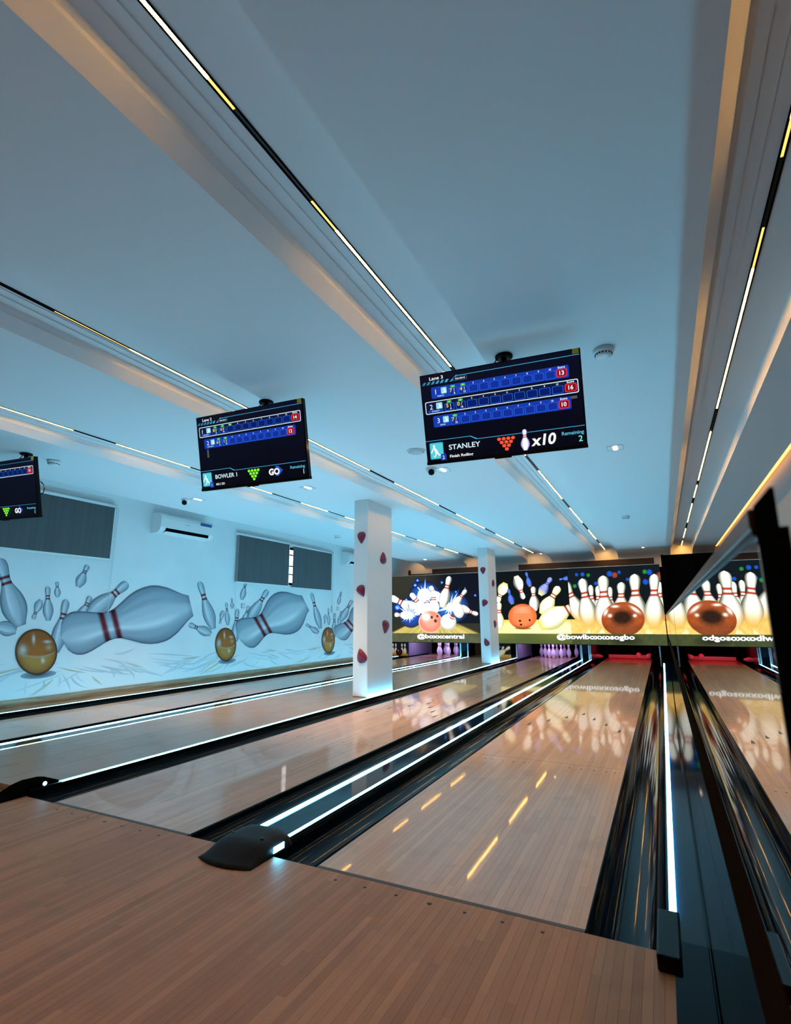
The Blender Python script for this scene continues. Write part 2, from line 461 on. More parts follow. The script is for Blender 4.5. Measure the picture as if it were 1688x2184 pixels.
# artwork measures on the wall (y, z) and the picture panels (x, z): origin, long axis, half-width axis, style
ART = {'MURAL':[{'p':[[1.657,0.955,-0.341,0.78,0.129,0.051,0],[1.616,0.901,-0.354,0.091,0.007,0.084,0],[1.846,1.272,-0.061,-0.24,-0.048,0.018,0],[1.969,1.019,-0.061,0.421,0.064,0.002,0],[2.047,1.309,-0.03,0.195,0.041,0.003,0],[2.294,1.449,0.1,0.301,0.067,-0.023,0],[2.36,0.998,0.12,0.34,0.072,-0.029,0],[2.467,1.066,0.549,0.484,0.095,-0.092,0],[2.106,0.627,0.055,0.657,0.092,-0.02,0],[4.191,1.246,-2.042,-0.438,-0.143,0.366,0.45]],'b':[[1.878,0.647,0.245,-0.014,-0.034,0.272]]},
{'p':[[4.709,0.866,-0.376,0.785,0.126,0.029,0],[4.666,0.788,-0.492,0.166,0.037,0.073,0],[4.909,1.177,-0.064,-0.225,-0.054,0.01,0],[5.039,0.928,-0.064,0.394,0.059,0.003,0],[5.127,1.218,-0.031,0.183,0.044,0.003,0],[5.355,1.379,0.084,0.345,0.074,-0.008,0],[5.433,0.93,0.108,0.347,0.077,-0.014,0],[5.564,1.016,0.498,0.574,0.124,-0.05,0],[5.247,0.637,0.004,0.579,0.102,-0.007,0],[7.295,1.369,-1.972,-0.667,-0.305,0.342,0.45]],'b':[[5.018,0.601,0.249,-0.011,-0.023,0.283]]},
{'p':[[7.885,0.821,-0.381,0.78,0.125,0.019,0],[7.823,0.729,-0.493,0.195,0.06,0.052,0],[8.069,1.131,-0.034,-0.214,-0.058,0.003,0],[8.215,0.894,-0.04,0.388,0.064,0.001,0],[8.319,1.18,-0.011,0.164,0.044,0.001,0],[8.586,1.365,0.135,0.303,0.078,-0.009,0],[8.633,0.896,0.106,0.325,0.09,-0.01,0],[8.711,0.977,0.513,0.514,0.136,-0.037,0],[8.43,0.603,0.015,0.57,0.104,-0.004,0],[10.364,1.371,-1.824,-0.742,-0.354,0.214,0.45]],'b':[[8.2,0.558,0.265,-0.009,-0.01,0.289]]}],
'A1p':[[-4.848,1.153,0.01,0.502,0.108,-0.001,0,0],[-4.441,1.484,-0.313,0.413,0.103,0.066,0,0],[-4.829,1.135,-0.512,0.588,0.118,0.083,0,0],[-4.121,1.302,0.408,0.467,0.09,-0.069,0,1],[-4.647,1.133,-0.005,0.643,0.161,0.002,0,0],[-4.407,1.315,0.235,0.83,0.154,-0.037,0,1],[-5.036,1.19,-0.949,0.448,0.09,0.152,0,0],[-5.36,1.118,-0.474,0.027,0.008,0.114,0,0],[-3.989,1.326,0.571,-0.206,-0.045,-0.105,0,1]],
'A1h':[[-4.236,0.937,0.224,-0.001,0.006,0.212],[-3.939,1.23,0.14,-0.002,0.007,0.188]],
'A1b':[[-4.755,0.944,0.345,-0.002,0.006,0.296]],
'A1x':[[-4.928,1.657,0.419,-0.011,0.007,0.38],[-4.196,1.321,0.474,-0.008,0.013,0.439],[-5.36,1.122,0.386,-0.003,0.004,0.344]],
'A1d':[[-5.126,2.069,0.033,-0.002,0.001,0.03],[-5.199,1.938,0.041,-0.002,0.001,0.036],[-5.477,1.546,0.033,-0.0,0.0,0.03],[-5.751,1.342,0.071,-0.001,0.001,0.062],[-4.402,1.984,0.027,-0.001,0.0,0.025],[-4.008,1.721,0.023,-0.0,0.001,0.021],[-3.474,1.616,0.022,-0.001,0.001,0.02],[-3.748,1.81,0.015,-0.0,0.0,0.014]],
'A1holes':[[-4.709,1.064,0.039,-0.0,0.001,0.042],[-4.602,0.967,0.046,-0.001,0.002,0.045],[-4.543,1.091,0.031,0.0,0.001,0.035]],
'A2p':[[-2.667,1.912,-0.243,-0.483,-0.123,0.057,0,2],[-2.876,0.733,0.018,0.695,0.119,0.002,0,2],[-2.387,2.079,0.16,-0.591,-0.122,-0.034,0,1],[-2.043,1.793,-0.081,0.369,0.069,0.016,0,3],[-2.514,1.369,-0.086,0.383,0.085,0.02,0,3],[-1.817,1.584,0.302,0.415,0.091,-0.066,0,4],[-1.078,1.981,-0.25,-0.033,-0.005,0.059,0,3],[-1.969,1.196,0.001,0.6,0.127,0.005,0,1],[-1.803,1.109,0.463,0.669,0.137,-0.093,0,2],[-1.877,0.828,1.109,0.612,0.116,-0.23,0,2]],
'A2b':[[-2.28,1.065,0.356,-0.003,0.017,0.309]],
'A2holes':[[-2.345,0.957,0.03,0.0,0.002,0.026],[-2.326,0.865,0.032,0.0,0.001,0.023],[-2.103,0.973,0.026,-0.001,0.002,0.028]],
'A3p':[[-0.597,0.937,-0.015,0.852,0.123,0.011,0,5],[-0.49,0.937,0.041,0.825,0.122,0.002,0,5],[-0.195,0.936,0.009,0.793,0.111,0.007,0,5],[0.811,0.931,0.056,0.879,0.126,0.003,0,5],[-0.007,0.935,0.078,0.894,0.18,-0.002,0,5],[-0.87,0.939,-0.31,0.948,0.168,0.067,0,5],[0.928,0.931,0.191,0.738,0.154,-0.033,0,6],[-0.695,0.802,-0.099,1.148,0.207,0.033,0,5],[-0.356,0.719,0.04,1.28,0.241,0.01,0,5],[0.314,0.738,0.055,1.269,0.23,0.009,0,5],[0.661,0.758,0.119,1.231,0.206,-0.003,0,5]],
'A3b':[[0.029,0.984,0.458,-0.003,0.034,0.391]],
'A3d':[[-0.912,2.046,0.04,-0.002,0.003,0.042,0],[-0.776,2.047,0.05,-0.002,0.004,0.052,0],[-0.644,2.024,0.043,-0.002,0.004,0.045,1],[-0.167,2.035,0.065,-0.002,0.006,0.069,0],[-0.058,1.999,0.064,-0.002,0.006,0.069,2],[0.043,2.059,0.038,-0.002,0.003,0.042,0],[0.582,1.817,0.06,-0.002,0.006,0.067,0],[0.588,2.048,0.049,-0.002,0.005,0.054,1],[0.684,2.034,0.06,-0.002,0.006,0.067,0],[0.9,1.934,0.089,-0.004,0.01,0.099,2],[-0.488,1.819,0.043,-0.002,0.004,0.045,0],[-0.973,1.773,0.047,-0.002,0.004,0.049,1],[0.208,1.889,0.037,-0.001,0.004,0.04,0],[-0.877,1.823,0.041,-0.002,0.003,0.042,0]],'hol':{}}

# ------------------------------------------------------------------ measures of the room (metres; y runs down the lanes, foul line at y = 0)
XW, XR = -6.0, 2.2
YB, YF = -7.0, 12.5
ZC, ZH = 2.63, 2.755
XM = 0.910                      # reflecting face of the partition beside the right-hand lane
LANES = [(-4.90, 'left'), (-1.80, 'middle'), (0.0, 'right')]
HALF, GW, LANE_END = 0.527, 0.233, 13.1
CHAN = [(-4.09, -3.46), (-2.33, -1.68), (-0.57, -0.01), (1.18, 1.65)]      # ceiling channels: left lip, right edge
CHTRACK = [-3.89, -2.105, -0.315, 1.44]

def structure(o): o['kind'] = 'structure'; return o

# ------------------------------------------------------------------ shell
floor = structure(MB().box(-6.3, 2.4, YB, -0.022, -0.12, -0.0125).box(-6.3, 2.4, -0.022, 15.0, -0.20, -0.115).obj('floor', M['soft_black']))
B_W = 0.02703
bm_ = MB().box(-0.01322, 0.01322, YB + 0.3, -0.020, -0.0125, 0.0)
bme = bm_.mesh('board', M['approach'])
nb = 0
x = 0.787 - B_W / 2
while x > -3.7:
    o = bpy.data.objects.new('board', bme); COL.objects.link(o); o.parent = floor; o.location = (x, 0, 0)
    x -= B_W; nb += 1
MB().box(-6.0, x + B_W / 2, YB + 0.3, -0.020, -0.0125, 0.0).obj('approach_sheet', M['approach'], floor)
MB().box(XM + 0.05, 2.2, YB + 0.3, 11.5, -0.0125, 0.0).obj('side_floor_sheet', M['soft_black'], floor)

structure(MB().box(XW - 0.12, XW, YB, 15.0, -0.15, 3.0).obj('wall_left', M['wall']))
structure(MB().box(XR, XR + 0.12, YB, 15.0, -0.15, 3.0).obj('wall_right', M['wall_r']))
structure(MB().box(XW - 0.12, XR + 0.12, YB - 0.12, YB, -0.15, 3.0).obj('wall_back', M['back_wall']))
wf = structure(MB().box(XW, XR, YF, YF + 0.14, 2.485, 2.9).obj('wall_far', M['ceiling']))
MB().box(XW, XR, 14.6, 14.7, -0.15, 2.9).obj('rear_boarding', M['pit'], wf)
MB().box(XW, XR, YF + 0.14, 14.6, 2.5, 2.55).obj('rear_soffit', M['brown_dark'], wf)
MB().box(XW, XR, YF + 0.02, YF + 0.10, 2.30, 2.485).obj('dark_beam', M['brown_dark'], wf)
MB().box(0.80, 1.06, YF - 0.005, YF + 0.02, 2.25, 2.485).obj('white_block', M['ceiling'], wf)
MB().box(-5.9, -5.2, YF - 0.005, YF + 0.02, 2.36, 2.485).obj('white_block', M['ceiling'], wf)
MB().box(-3.4, -2.6, YF - 0.005, YF + 0.02, 2.30, 2.485).obj('white_block', M['ceiling'], wf)

c = MB()
def cprof():
    pts = [(XW - 0.05, 2.85), (-5.42, 2.85), (-5.42, ZC)]
    for x0, xr in CHAN:
        pts += [(x0, ZC), (x0 + .06, ZC + .065), (x0 + .062, 2.712), (x0 + .072, 2.738), (x0 + .135, 2.740),
                (x0 + .136, 2.748), (x0 + .19, 2.749), (x0 + .191, ZH), (xr, ZH), (xr, ZC)]
    pts += [(2.11, ZC), (2.11, 2.70), (XR + 0.05, 2.70)]
    return pts
P = cprof(); Y1 = 11.9
n = len(P)
c.add([(a, YB - .05, b) for a, b in P] + [(a, Y1, b) for a, b in P], [(i, i + 1, n + i + 1, n + i) for i in range(n - 1)])
edges = [-5.42] + [v for ch in CHAN for v in ch] + [2.11]
for k in range(0, len(edges), 2):          # main panels end in a cove that rolls down to the bulkhead
    xa, xb = edges[k], edges[k + 1]
    arc = [(Y1 + 0.6 * math.sin(R(a)), 2.485 + (ZC - 2.485) * math.cos(R(a))) for a in range(0, 91, 10)]
    m_ = len(arc)
    c.add([(xa, y, z) for y, z in arc] + [(xb, y, z) for y, z in arc], [(i, i + 1, m_ + i + 1, m_ + i) for i in range(m_ - 1)], smooth=True)
    for xx in (xa, xb):
        c.add([(xx, y, z) for y, z in arc] + [(xx, y, 2.86) for y, z in arc], [(i, i + 1, m_ + i + 1, m_ + i) for i in range(m_ - 1)])
for x0, xr in CHAN:
    c.add([(x0, Y1, ZH), (xr, Y1, ZH), (xr, YF, ZH), (x0, YF, ZH)], [(0, 1, 2, 3)])
c.add([(XW, Y1, 2.85), (-5.42, Y1, 2.85), (-5.42, YF, 2.85), (XW, YF, 2.85)], [(0, 1, 2, 3)])
c.add([(2.11, Y1, 2.70), (XR, Y1, 2.70), (XR, YF, 2.70), (2.11, YF, 2.70)], [(0, 1, 2, 3)])
structure(c.obj('ceiling', M['ceiling'], recalc=False))
MB().box(2.125, 2.165, -6.5, 12.3, 2.655, 2.672).obj('cove_strip', M['cove'], bpy.data.objects['ceiling'])
structure(MB().box(XW, XW + 0.022, 0.0, 11.2, 0.03, 0.115).obj('baseboard_left', M['trim_wood']))

# ------------------------------------------------------------------ lanes
def gutter_mesh(side):
    prof = []
    for k in range(13):
        a = math.pi * k / 12
        prof.append((GW / 2 - GW / 2 * math.cos(a), -0.012 - 0.075 * math.sin(a)))
    prof = [(0.0, 0.0), (0.006, 0.0)] + [(0.006 + p[0] * 0.96, p[1]) for p in prof] + [(GW, 0.0)]
    prof = [(side * a, b) for a, b in prof]
    m = MB(); m.prism(prof, -0.0005, LANE_END + 0.1, cap=False, smooth=True, closed=False)
    
    return m
lane_board = MB().box(-0.01326, 0.01326, 0.0, LANE_END, -0.03, 0.0).mesh('board', M['lane'])
g_l, g_r = gutter_mesh(-1).mesh('gutter', M['gutter']), gutter_mesh(1).mesh('gutter', M['gutter'])
dot_me = MB().lathe([(0.0068, 0.0), (0.0068, 0.0006)], 12).mesh('dot', M['dot'])
arrow_me = MB().prism([(-0.016, 0.0), (0.016, 0.0), (0.0, 0.15)], 0.0002, 0.0010, axis='z').mesh('arrow', M['dot'])
mark_me = MB().box(-0.012, 0.012, 0.0, 0.75, 0.0002, 0.0010).mesh('range_mark', M['marker_red'])
def child(name, me, parent, loc=(0, 0, 0)):
    o = bpy.data.objects.new(name, me); COL.objects.link(o); o.parent = parent; o.location = loc; return o
LL = {'left': 'leftmost maple bowling lane, beside the painted wall', 'middle': 'middle maple bowling lane with a standing pin rack, right of the two columns',
      'right': 'nearest right-hand maple bowling lane beside the glass partition, red-lit at its end'}
for lx, nm in LANES:
    ln = thing('bowling_lane', LL[nm], 'lane', (lx, 0, 0))
    if nm == 'left':
        MB().box(-HALF, HALF, 0, LANE_END, -0.03, 0).obj('lane_surface', M['lane'], ln)
    else:
        for k in range(39): child('board', lane_board, ln, ((k - 19) * 0.02703, 0, 0))
    MB().box(-HALF, HALF, 0.0, LANE_END, -0.11, -0.03).obj('lane_bed', M['soft_black'], ln)
    child('gutter', g_l, ln, (-HALF, 0, 0)); child('gutter', g_r, ln, (HALF, 0, 0))
    for b in (-17, -15, -12, -9, -6, 6, 9, 12, 15, 17): child('dot', dot_me, ln, (b * 0.0259 + 0.0315 * (nm == 'right'), 1.95, 0))
    for k in range(-3, 4): child('arrow', arrow_me, ln, (k * 0.135, 4.1 - abs(k) * 0.26, 0))
    for b, y in ((-0.27, 8.6), (0.27, 8.6), (-0.13, 7.0), (0.13, 7.0)): child('range_mark', mark_me, ln, (b, y, 0))
    if nm == 'right':      # cross joint at the splice
        MB().box(-HALF, HALF, 2.05, 2.053, 0.0, 0.0006).obj('splice_joint', M['trim_wood'], ln)
# foul line and approach dots
for lx, nm in LANES[1:]:
    tag(MB().box(lx - HALF, lx + HALF, -0.0195, -0.001, -0.0115, 0.0008).obj('foul_line', M['joint']),
        'thin dark foul line at the start of the %s lane' % ('nearest right-hand' if nm == 'right' else 'middle'), 'foul line')
    for k in range(-3, 4):
        child('dot', MB().lathe([(0.0092 if k == 0 else 0.0068, 0.0), (0.0092, 0.0006)], 12).mesh('dot', M['dot']) if k == 0 else dot_me, floor, (lx + k * 0.1335 + 0.004, -0.075, 0))

# ------------------------------------------------------------------ dividers with LED strips
def hood(x0, x1, y0, y1, h, parent, name='end_hood', label=None, side_light=None, skew=0.0):
    nu, nv = 18, 14; vs = []
    for j in range(nv + 1):
        for i in range(nu + 1):
            u, v = i / nu, j / nv
            w = max(0.0, 1 - abs(2 * u - 1) ** 3.6) ** 0.6
            e = sst(-.05, 0.5, v) if v < .85 else 1 - 0.12 * sst(.85, 1, v)
            curve = 0.035 * (1 - (2 * u - 1) ** 2) * (1 - v)
            vs.append((x0 + (x1 - x0) * u, y0 + (y1 - y0) * v - curve + skew * u, 0.0006 + h * (0.12 + .88 * w) * (0.10 + .90 * e)))
    fs = [(j * (nu + 1) + i, j * (nu + 1) + i + 1, (j + 1) * (nu + 1) + i + 1, (j + 1) * (nu + 1) + i) for j in range(nv) for i in range(nu)]
    # skirt
    ring = [i for i in range(nu + 1)] + [j * (nu + 1) + nu for j in range(1, nv + 1)] + [nv * (nu + 1) + i for i in range(nu - 1, -1, -1)] + [j * (nu + 1) for j in range(nv - 1, 0, -1)]
    base = len(vs)
    for r_ in ring: vs.append((vs[r_][0], vs[r_][1], 0.0004))
    fs += [(ring[(k + 1) % len(ring)], ring[k], base + k, base + (k + 1) % len(ring)) for k in range(len(ring))]
    m = MB().add(vs, fs, smooth=True)
    o = m.obj(name, M['hood'], parent, recalc=True)
    return o
def led(parent, x, y0, y1, z, w=0.018, h=0.007, m='led'):
    return MB().box(x - w / 2, x + w / 2, y0, y1, z, z + h).obj('led_strip', M[m], parent)

d1 = thing('lane_divider', 'wide glossy divider with two lit strips between the middle and right-hand lanes', 'divider', (0, 0, 0))
MB().box(-1.038, -0.762, 0.02, 11.70, -0.11, 0.020).obj('top_panel', M['divider'], d1, bevel=0.006)
led(d1, -0.985, 0.06, 11.70, 0.020); led(d1, -0.787, 0.06, 11.70, 0.020, w=0.020)
h1 = hood(-1.045, -0.750, -0.165, 0.11, 0.062, d1, 'end_hood', skew=0.0)
h1['label'] = 'matte black moulded hood'
for xx in (-0.985, -0.815):
    MB().lathe([(0.007, 0), (0.007, 0.002)], 12).obj('screw', M['gloss_black'], d1, loc=(xx, -0.02, 0.0605))
MB().box(-0.7510, -0.7490, -0.02, 0.05, 0.012, 0.036).obj('side_lens', M['led'], d1)

d2 = thing('lane_divider', 'narrow glossy divider with two lit strips right of the leftmost lane', 'divider', (0, 0, 0))
MB().box(-4.14, -3.845, 0.02, 11.70, -0.11, 0.020).obj('top_panel', M['divider'], d2, bevel=0.006)
led(d2, -4.10, 0.05, 11.70, 0.020, w=0.010, h=0.005, m='led_wall'); led(d2, -3.87, 0.05, 11.70, 0.020, w=0.015, h=0.006, m='led_wall')

ww = thing('wooden_walkway', 'wooden walkway between the left and middle lanes, columns standing on it', 'walkway', (0, 0, 0))
k = 0; x = -3.843
for x1 in (-3.62, -3.3, -2.98, -2.612):
    MB().box(x, x1 - 0.003, 0.0, 12.6, -0.11, 0.03).obj('plank', M['walkway'], ww); x = x1
ed = thing('lane_edge_strip', 'black edging with a single lit strip right of the columns', 'edging', (0, 0, 0))
MB().box(-2.610, -2.562, 0.0, 11.7, -0.11, 0.022).obj('black_edge', M['gloss_black'], ed)
led(ed, -2.588, 0.19, 11.7, 0.022, w=0.016, m='led_mid')
# ramped end cap with a round lens
ec = thing('end_cap', 'black ramped end cap with a lit round lens at the left edge', 'end cap', (0, 0, 0))
prof = [(-0.17, 0.002), (-0.17, 0.010), (-0.10, 0.014), (-0.03, 0.046), (0.03, 0.058), (0.12, 0.056), (0.165, 0.045), (0.165, 0.0308), (-0.001, 0.0308), (-0.001, 0.002)]
MB().prism(prof, -2.735, -2.585, axis='x').obj('cap_body', M['matte_black'], ec, bevel=0.006)
MB().lathe([(0.011, 0), (0.011, 0.003)], 18, rot=Matrix.Rotation(R(90), 3, 'Y')).obj('round_lens', M['led'], ec, loc=(-2.585, 0.08, 0.0445))

wl = thing('wooden_ledge', 'wooden ledge with a lit strip along the foot of the painted wall', 'ledge', (0, 0, 0))
MB().box(XW + 0.001, -5.735, 0.0, 11.2, -0.11, 0.03).obj('plank', M['trim_wood'], wl)
MB().box(-5.733, -5.665, 0.0, 11.7, -0.11, 0.022).obj('black_edge', M['gloss_black'], wl)
led(wl, -5.705, 0.1, 11.2, 0.022, w=0.012, h=0.005, m='led_ledge')

lips = [(d1, -1.004, -0.997, 0.020), (d1, -0.774, -0.767, 0.020), (d2, -4.119, -4.112, 0.020), (d2, -3.857, -3.850, 0.020), (ed, -2.577, -2.570, 0.022), (wl, -5.694, -5.687, 0.022)]  # lips added beside the LEDs to keep their light out of the gutters
for o_, a0, a1, z_ in lips: MB().box(a0, a1, 0.06, 11.70, z_, z_ + (0.0054 if a0 < -4 else 0.0074)).obj('added_baffle', M['gloss_black'], o_)
# ------------------------------------------------------------------ partition at the right: ledge, dark panels, tinted glass, steel rail and post
pt = thing('glass_partition', 'tall dark glass partition with steel top rail and black post along the right-hand lane', 'partition', (0, 0, 0))
MB().box(0.768, XM, 0.02, 11.28, -0.11, 0.022).obj('ledge', M['divider'], pt)
MB().box(0.7885, XM, -1.63, 0.02, -0.0115, 0.022).obj('ledge', M['panel'], pt)
MB().box(0.768, 0.775, 0.06, 11.28, 0.022, 0.0294).obj('added_baffle', M['gloss_black'], pt)  # added lip, blocks the strip's light from the right gutter
led(pt, 0.788, 0.16, 11.2, 0.022, w=0.021, m='led_right')
MB().box(0.742, 0.808, -0.13, 0.15, 0.0008, 0.046).obj('end_cap', M['gloss_black'], pt, bevel=0.006)
YP = -1.634
TH = XM + 0.008
MB().box(XM, TH, YP, 11.28, -0.012, 0.385).obj('lower_panel', M['panel'], pt)
MB().box(XM + 0.002, TH, YP, 11.28, 0.385, 0.391).obj('panel_joint', M['pit'], pt)
MB().box(XM, TH, YP, 11.28, 0.391, 0.590).obj('middle_panel', M['panel'], pt)
MB().box(XM - 0.002, TH + .002, YP, 11.28, 0.590, 0.706).obj('channel_strip', M['bronze'], pt)
yy = YP
for w_ in (2.9, 2.9, 2.9, 2.75, 1.36):
    MB().add([(XM, yy, 0.706), (XM, yy + w_, 0.706), (XM, yy + w_, 1.052), (XM, yy, 1.052)], [(0, 1, 2, 3)]).obj('glass_pane', M['glass'], pt, recalc=False)
    MB().box(XM - 0.0005, XM + 0.004, yy + w_, yy + w_ + 0.012, 0.706, 1.052).obj('pane_seam', M['soft_black'], pt)
    yy += w_ + 0.012
MB().box(XM - 0.003, TH + .002, YP, 11.28, 1.053, 1.066).obj('top_rail', M['steel'], pt, bevel=0.001)
MB().box(XM - 0.002, TH, YP, 11.28, 1.049, 1.053).obj('rail_lip', M['soft_black'], pt)
MB().box(XM + 0.0005, XM + 0.0025, -1.690, YP, 0.0, 1.0675).obj('post', M['matte_black'], pt)
MB().box(XM + 0.0025, XM + 0.0065, -1.690, YP, 0.0, 1.046).obj('post_channel', M['matte_black'], pt)
# black boarding beyond the partition
tag(MB().box(XM + 0.04, XR - 0.002, 11.42, 11.46, 0.0, 2.42).box(XM + 0.04, 1.0, 11.30, 11.42, 0.0, 2.42).obj('black_screen_board', M['matte_black']),
    'tall plain black board right of the illuminated bowling pictures', 'board')

# ------------------------------------------------------------------ columns and climbing holds
def column(x0, x1, y0, y1, label):
    m = MB().box(x0, x1, y0, y1, 0.0305, ZC + 0.005)
    return tag(m.obj('column', M['column'], bevel=0.012), label, 'column')
column(-2.835, -2.612, 4.06, 4.78, 'nearest square white column with maroon climbing holds, on the wooden walkway')
column(-2.865, -2.632, 9.66, 10.32, 'farther slim white column in front of the seam between the pin pictures')
def hold(loc, axis, w, h, ang, label, group):
    """teardrop bump; axis 'y' = on the face towards the approach, 'x' = on the face towards the lanes"""
    vs = []; fs = []; n_, m_ = 24, 6
    for k in range(m_ + 1):
        r = math.cos(k / m_ * math.pi / 2) if k < m_ else 0.0; d = 0.04 * math.sin(k / m_ * math.pi / 2)
        for a in range(n_):
            t = 2 * math.pi * a / n_
            px = math.sin(t) * (0.5 - 0.28 * math.cos(t)) * w * r * 1.15; pz = math.cos(t) * 0.5 * h * r
            q = R(ang); qx, qz = px * math.cos(q) - pz * math.sin(q), px * math.sin(q) + pz * math.cos(q)
            vs.append((qx, -d, qz) if axis == 'y' else (d, qx, qz))
    for k in range(m_):
        for a in range(n_):
            a2 = (a + 1) % n_; fs.append((k * n_ + a, k * n_ + a2, (k + 1) * n_ + a2, (k + 1) * n_ + a))
    fs.append(tuple(range(n_)))
    o = MB().add(vs, fs, smooth=True).obj('climbing_hold', M['hold'], loc=loc)
    tag(o, label, 'climbing hold', group)
    return o
g1, g2 = 'maroon climbing holds on the near column', 'maroon climbing holds on the far column'
H1 = 4.06; H2 = 9.66
hold((-2.712, H1, 2.10), 'y', 0.10, 0.165, 180, 'topmost maroon climbing hold on the front face of the near column', g1)
hold((-2.708, H1, 1.38), 'y', 0.10, 0.165, 207, 'middle maroon climbing hold on the front face of the near column', g1)
hold((-2.700, H1, 0.545), 'y', 0.115, 0.19, 18, 'lowest, largest maroon hold on the front face of the near column', g1)
hold((-2.612, 4.49, 1.86), 'x', 0.13, 0.17, 0, 'upper maroon climbing hold, point up, on the lane side of the near column', g1)
hold((-2.612, 4.56, 0.905), 'x', 0.15, 0.185, 168, 'lower maroon climbing hold on the lane side of the near column', g1)
hold((-2.748, H2, 2.10), 'y', 0.10, 0.165, 180, 'topmost maroon climbing hold on the front face of the far column', g2)
hold((-2.742, H2, 1.36), 'y', 0.11, 0.17, 155, 'middle maroon climbing hold on the front face of the far column', g2)
hold((-2.735, H2, 0.50), 'y', 0.10, 0.18, 22, 'lowest maroon climbing hold on the front face of the far column', g2)
hold((-2.632, 10.02, 1.83), 'x', 0.12, 0.17, 0, 'upper maroon climbing hold on the lane side of the far column', g2)
hold((-2.632, 10.03, 0.89), 'x', 0.13, 0.18, 170, 'lower maroon climbing hold on the lane side of the far column', g2)

# ------------------------------------------------------------------ ceiling fittings
TRK = {0: [(-6.5, -3.6), (-2.9, -1.4), (-0.4, 0.75), (1.19, 2.12), (3.15, 3.57), (4.25, 4.97), (5.5, 6.5), (7.2, 7.9), (8.55, 9.6), (10.2, 11.2)],
       1: [(-6.5, -5.0), (-4.3, -2.6), (-0.48, 1.12), (1.93, 3.2), (3.87, 5.4), (6.2, 7.8), (8.6, 10.1), (11.0, 12.2)],
       2: [(-6.5, -5.2), (-4.6, -3.1), (-2.5, -0.93), (-0.47, 1.2), (1.9, 3.5), (4.18, 5.87), (6.6, 8.1), (9.0, 10.4), (11.2, 12.4)],
       3: [(-6.5, -5.0), (-4.2, -2.7), (-1.6, 0.18), (0.6, 2.95), (3.6, 5.6), (5.9, 6.7), (7.2, 9.0), (9.8, 11.1), (11.7, 12.45)]}
TN = ['leftmost recessed strip light in the ceiling channel nearest the painted wall', 'second recessed strip light from the left, its channel passing above the near column',
      'long recessed strip light in the ceiling channel left of the lane 3 scoreboard', 'rightmost recessed strip light, in the amber-edged ceiling channel']
DIM = {2: [(-1.05, -0.93), (-0.47, -0.28)], 3: [(0.0, 0.18), (0.6, 0.92)], 1: [(-0.48, 0.0)], 0: []}
for k, xt in enumerate(CHTRACK):
    t = thing('strip_light', TN[k], 'light', (xt, 0, ZH))
    w_ = (0.016, 0.018, 0.020, 0.021)[k]
    m = MB()
    m.box(-w_ / 2 - .003, -w_ / 2 + 0.003, -6.6, 12.46, -0.0056, -0.0005); m.box(w_ / 2 - 0.003, w_ / 2 + .003, -6.6, 12.46, -0.0056, -0.0005)
    m.obj('slot_edge', M['matte_black'], t)
    MB().box(-w_ / 2 + .003, w_ / 2 - .003, -6.6, 12.46, -0.002, -0.0006).obj('slot', M['track_slot'], t)
    for a, b in TRK[k]:
        dd = [q for q in DIM[k] if q[0] < b and q[1] > a]
        for q0, q1 in dd:
            MB().box(-0.0046, 0.0046, q0, q1, -0.004, -0.0022).obj('louvre', M['track_dim'], t)
            if q0 <= a + .01: a = q1
            else: b = q0
        MB().box(-(.0038, .0046, .0050, .0052)[k], (.0038, .0046, .0050, .0052)[k], a, b, -0.005, -0.0022).obj('lens', M['track_near' if b < 0.3 else 'track_on'], t)

def downlight(x, y, label, rot=0.0, power=14, z=ZC, light=True):
    t = thing('downlight', label, 'light', (x, y, z), (0, 0, rot), 'small recessed ceiling downlights')
    s = 0.075
    m = MB(); m.box(-s, s, -s, -s + .006, -.004, -.0005); m.box(-s, s, s - .006, s, -.004, -.0005); m.box(-s, -s + .006, -s + .006, s - .006, -.004, -.0005); m.box(s - .006, s, -s + .006, s - .006, -.004, -.0005)
    m.obj('frame', M['grey_plastic'], t)
    MB().box(-s + .006, s - .006, -s + .006, s - .006, -.002, -.0008).obj('plate', M['white_plastic'], t)
    for q in (-0.045, 0, 0.045):
        MB().lathe([(0.021, 0), (0.019, 0.003)], 16).obj('lens', M['lamp_white'], t, loc=(0, q, -.0055))
    if light: spot('downlight_beam', (x, y, z - 0.03), power * 0.8, (1.0, 0.55, 0.20), 80, 0.8, radius=0.05)
downlight(0.60, 3.28, 'square triple downlight at the right of the lane 3 scoreboard', power=110)
downlight(-1.172, 3.206, 'triple downlight just below the left corner of the lane 3 scoreboard', power=170)
downlight(-2.964, 3.153, 'triple downlight below the right corner of the lane 2 scoreboard', power=260)
downlight(-4.67, 2.974, 'triple downlight beside the dome camera above the air conditioner', power=170)
downlight(0.60, 11.45, 'small far downlight over the end of the right-hand lane', power=60)
downlight(-1.76, 11.45, 'small far downlight over the end of the middle lane', power=60)
downlight(-4.86, 11.2, 'small far downlight over the end of the leftmost lane', power=60)
for xt, pw in ((-5.6, 14), (-3.89, 16), (-2.105, 12), (-0.315, 12), (1.44, 14)):
    spot('channel_end_beam', (xt, 12.1, 2.70), pw * 0.3, (1.0, 0.50, 0.14), 120, 0.8, direction=(0, 0.5, -0.5), radius=0.03)
for xx in (-4.8, -1.8, 0.5):
    area('bulkhead_lamp', (xx, 11.75, 2.55), 1.2, 1.2, (1.0, 0.55, 0.22), (0, 0.3, -0.4), 0.05)

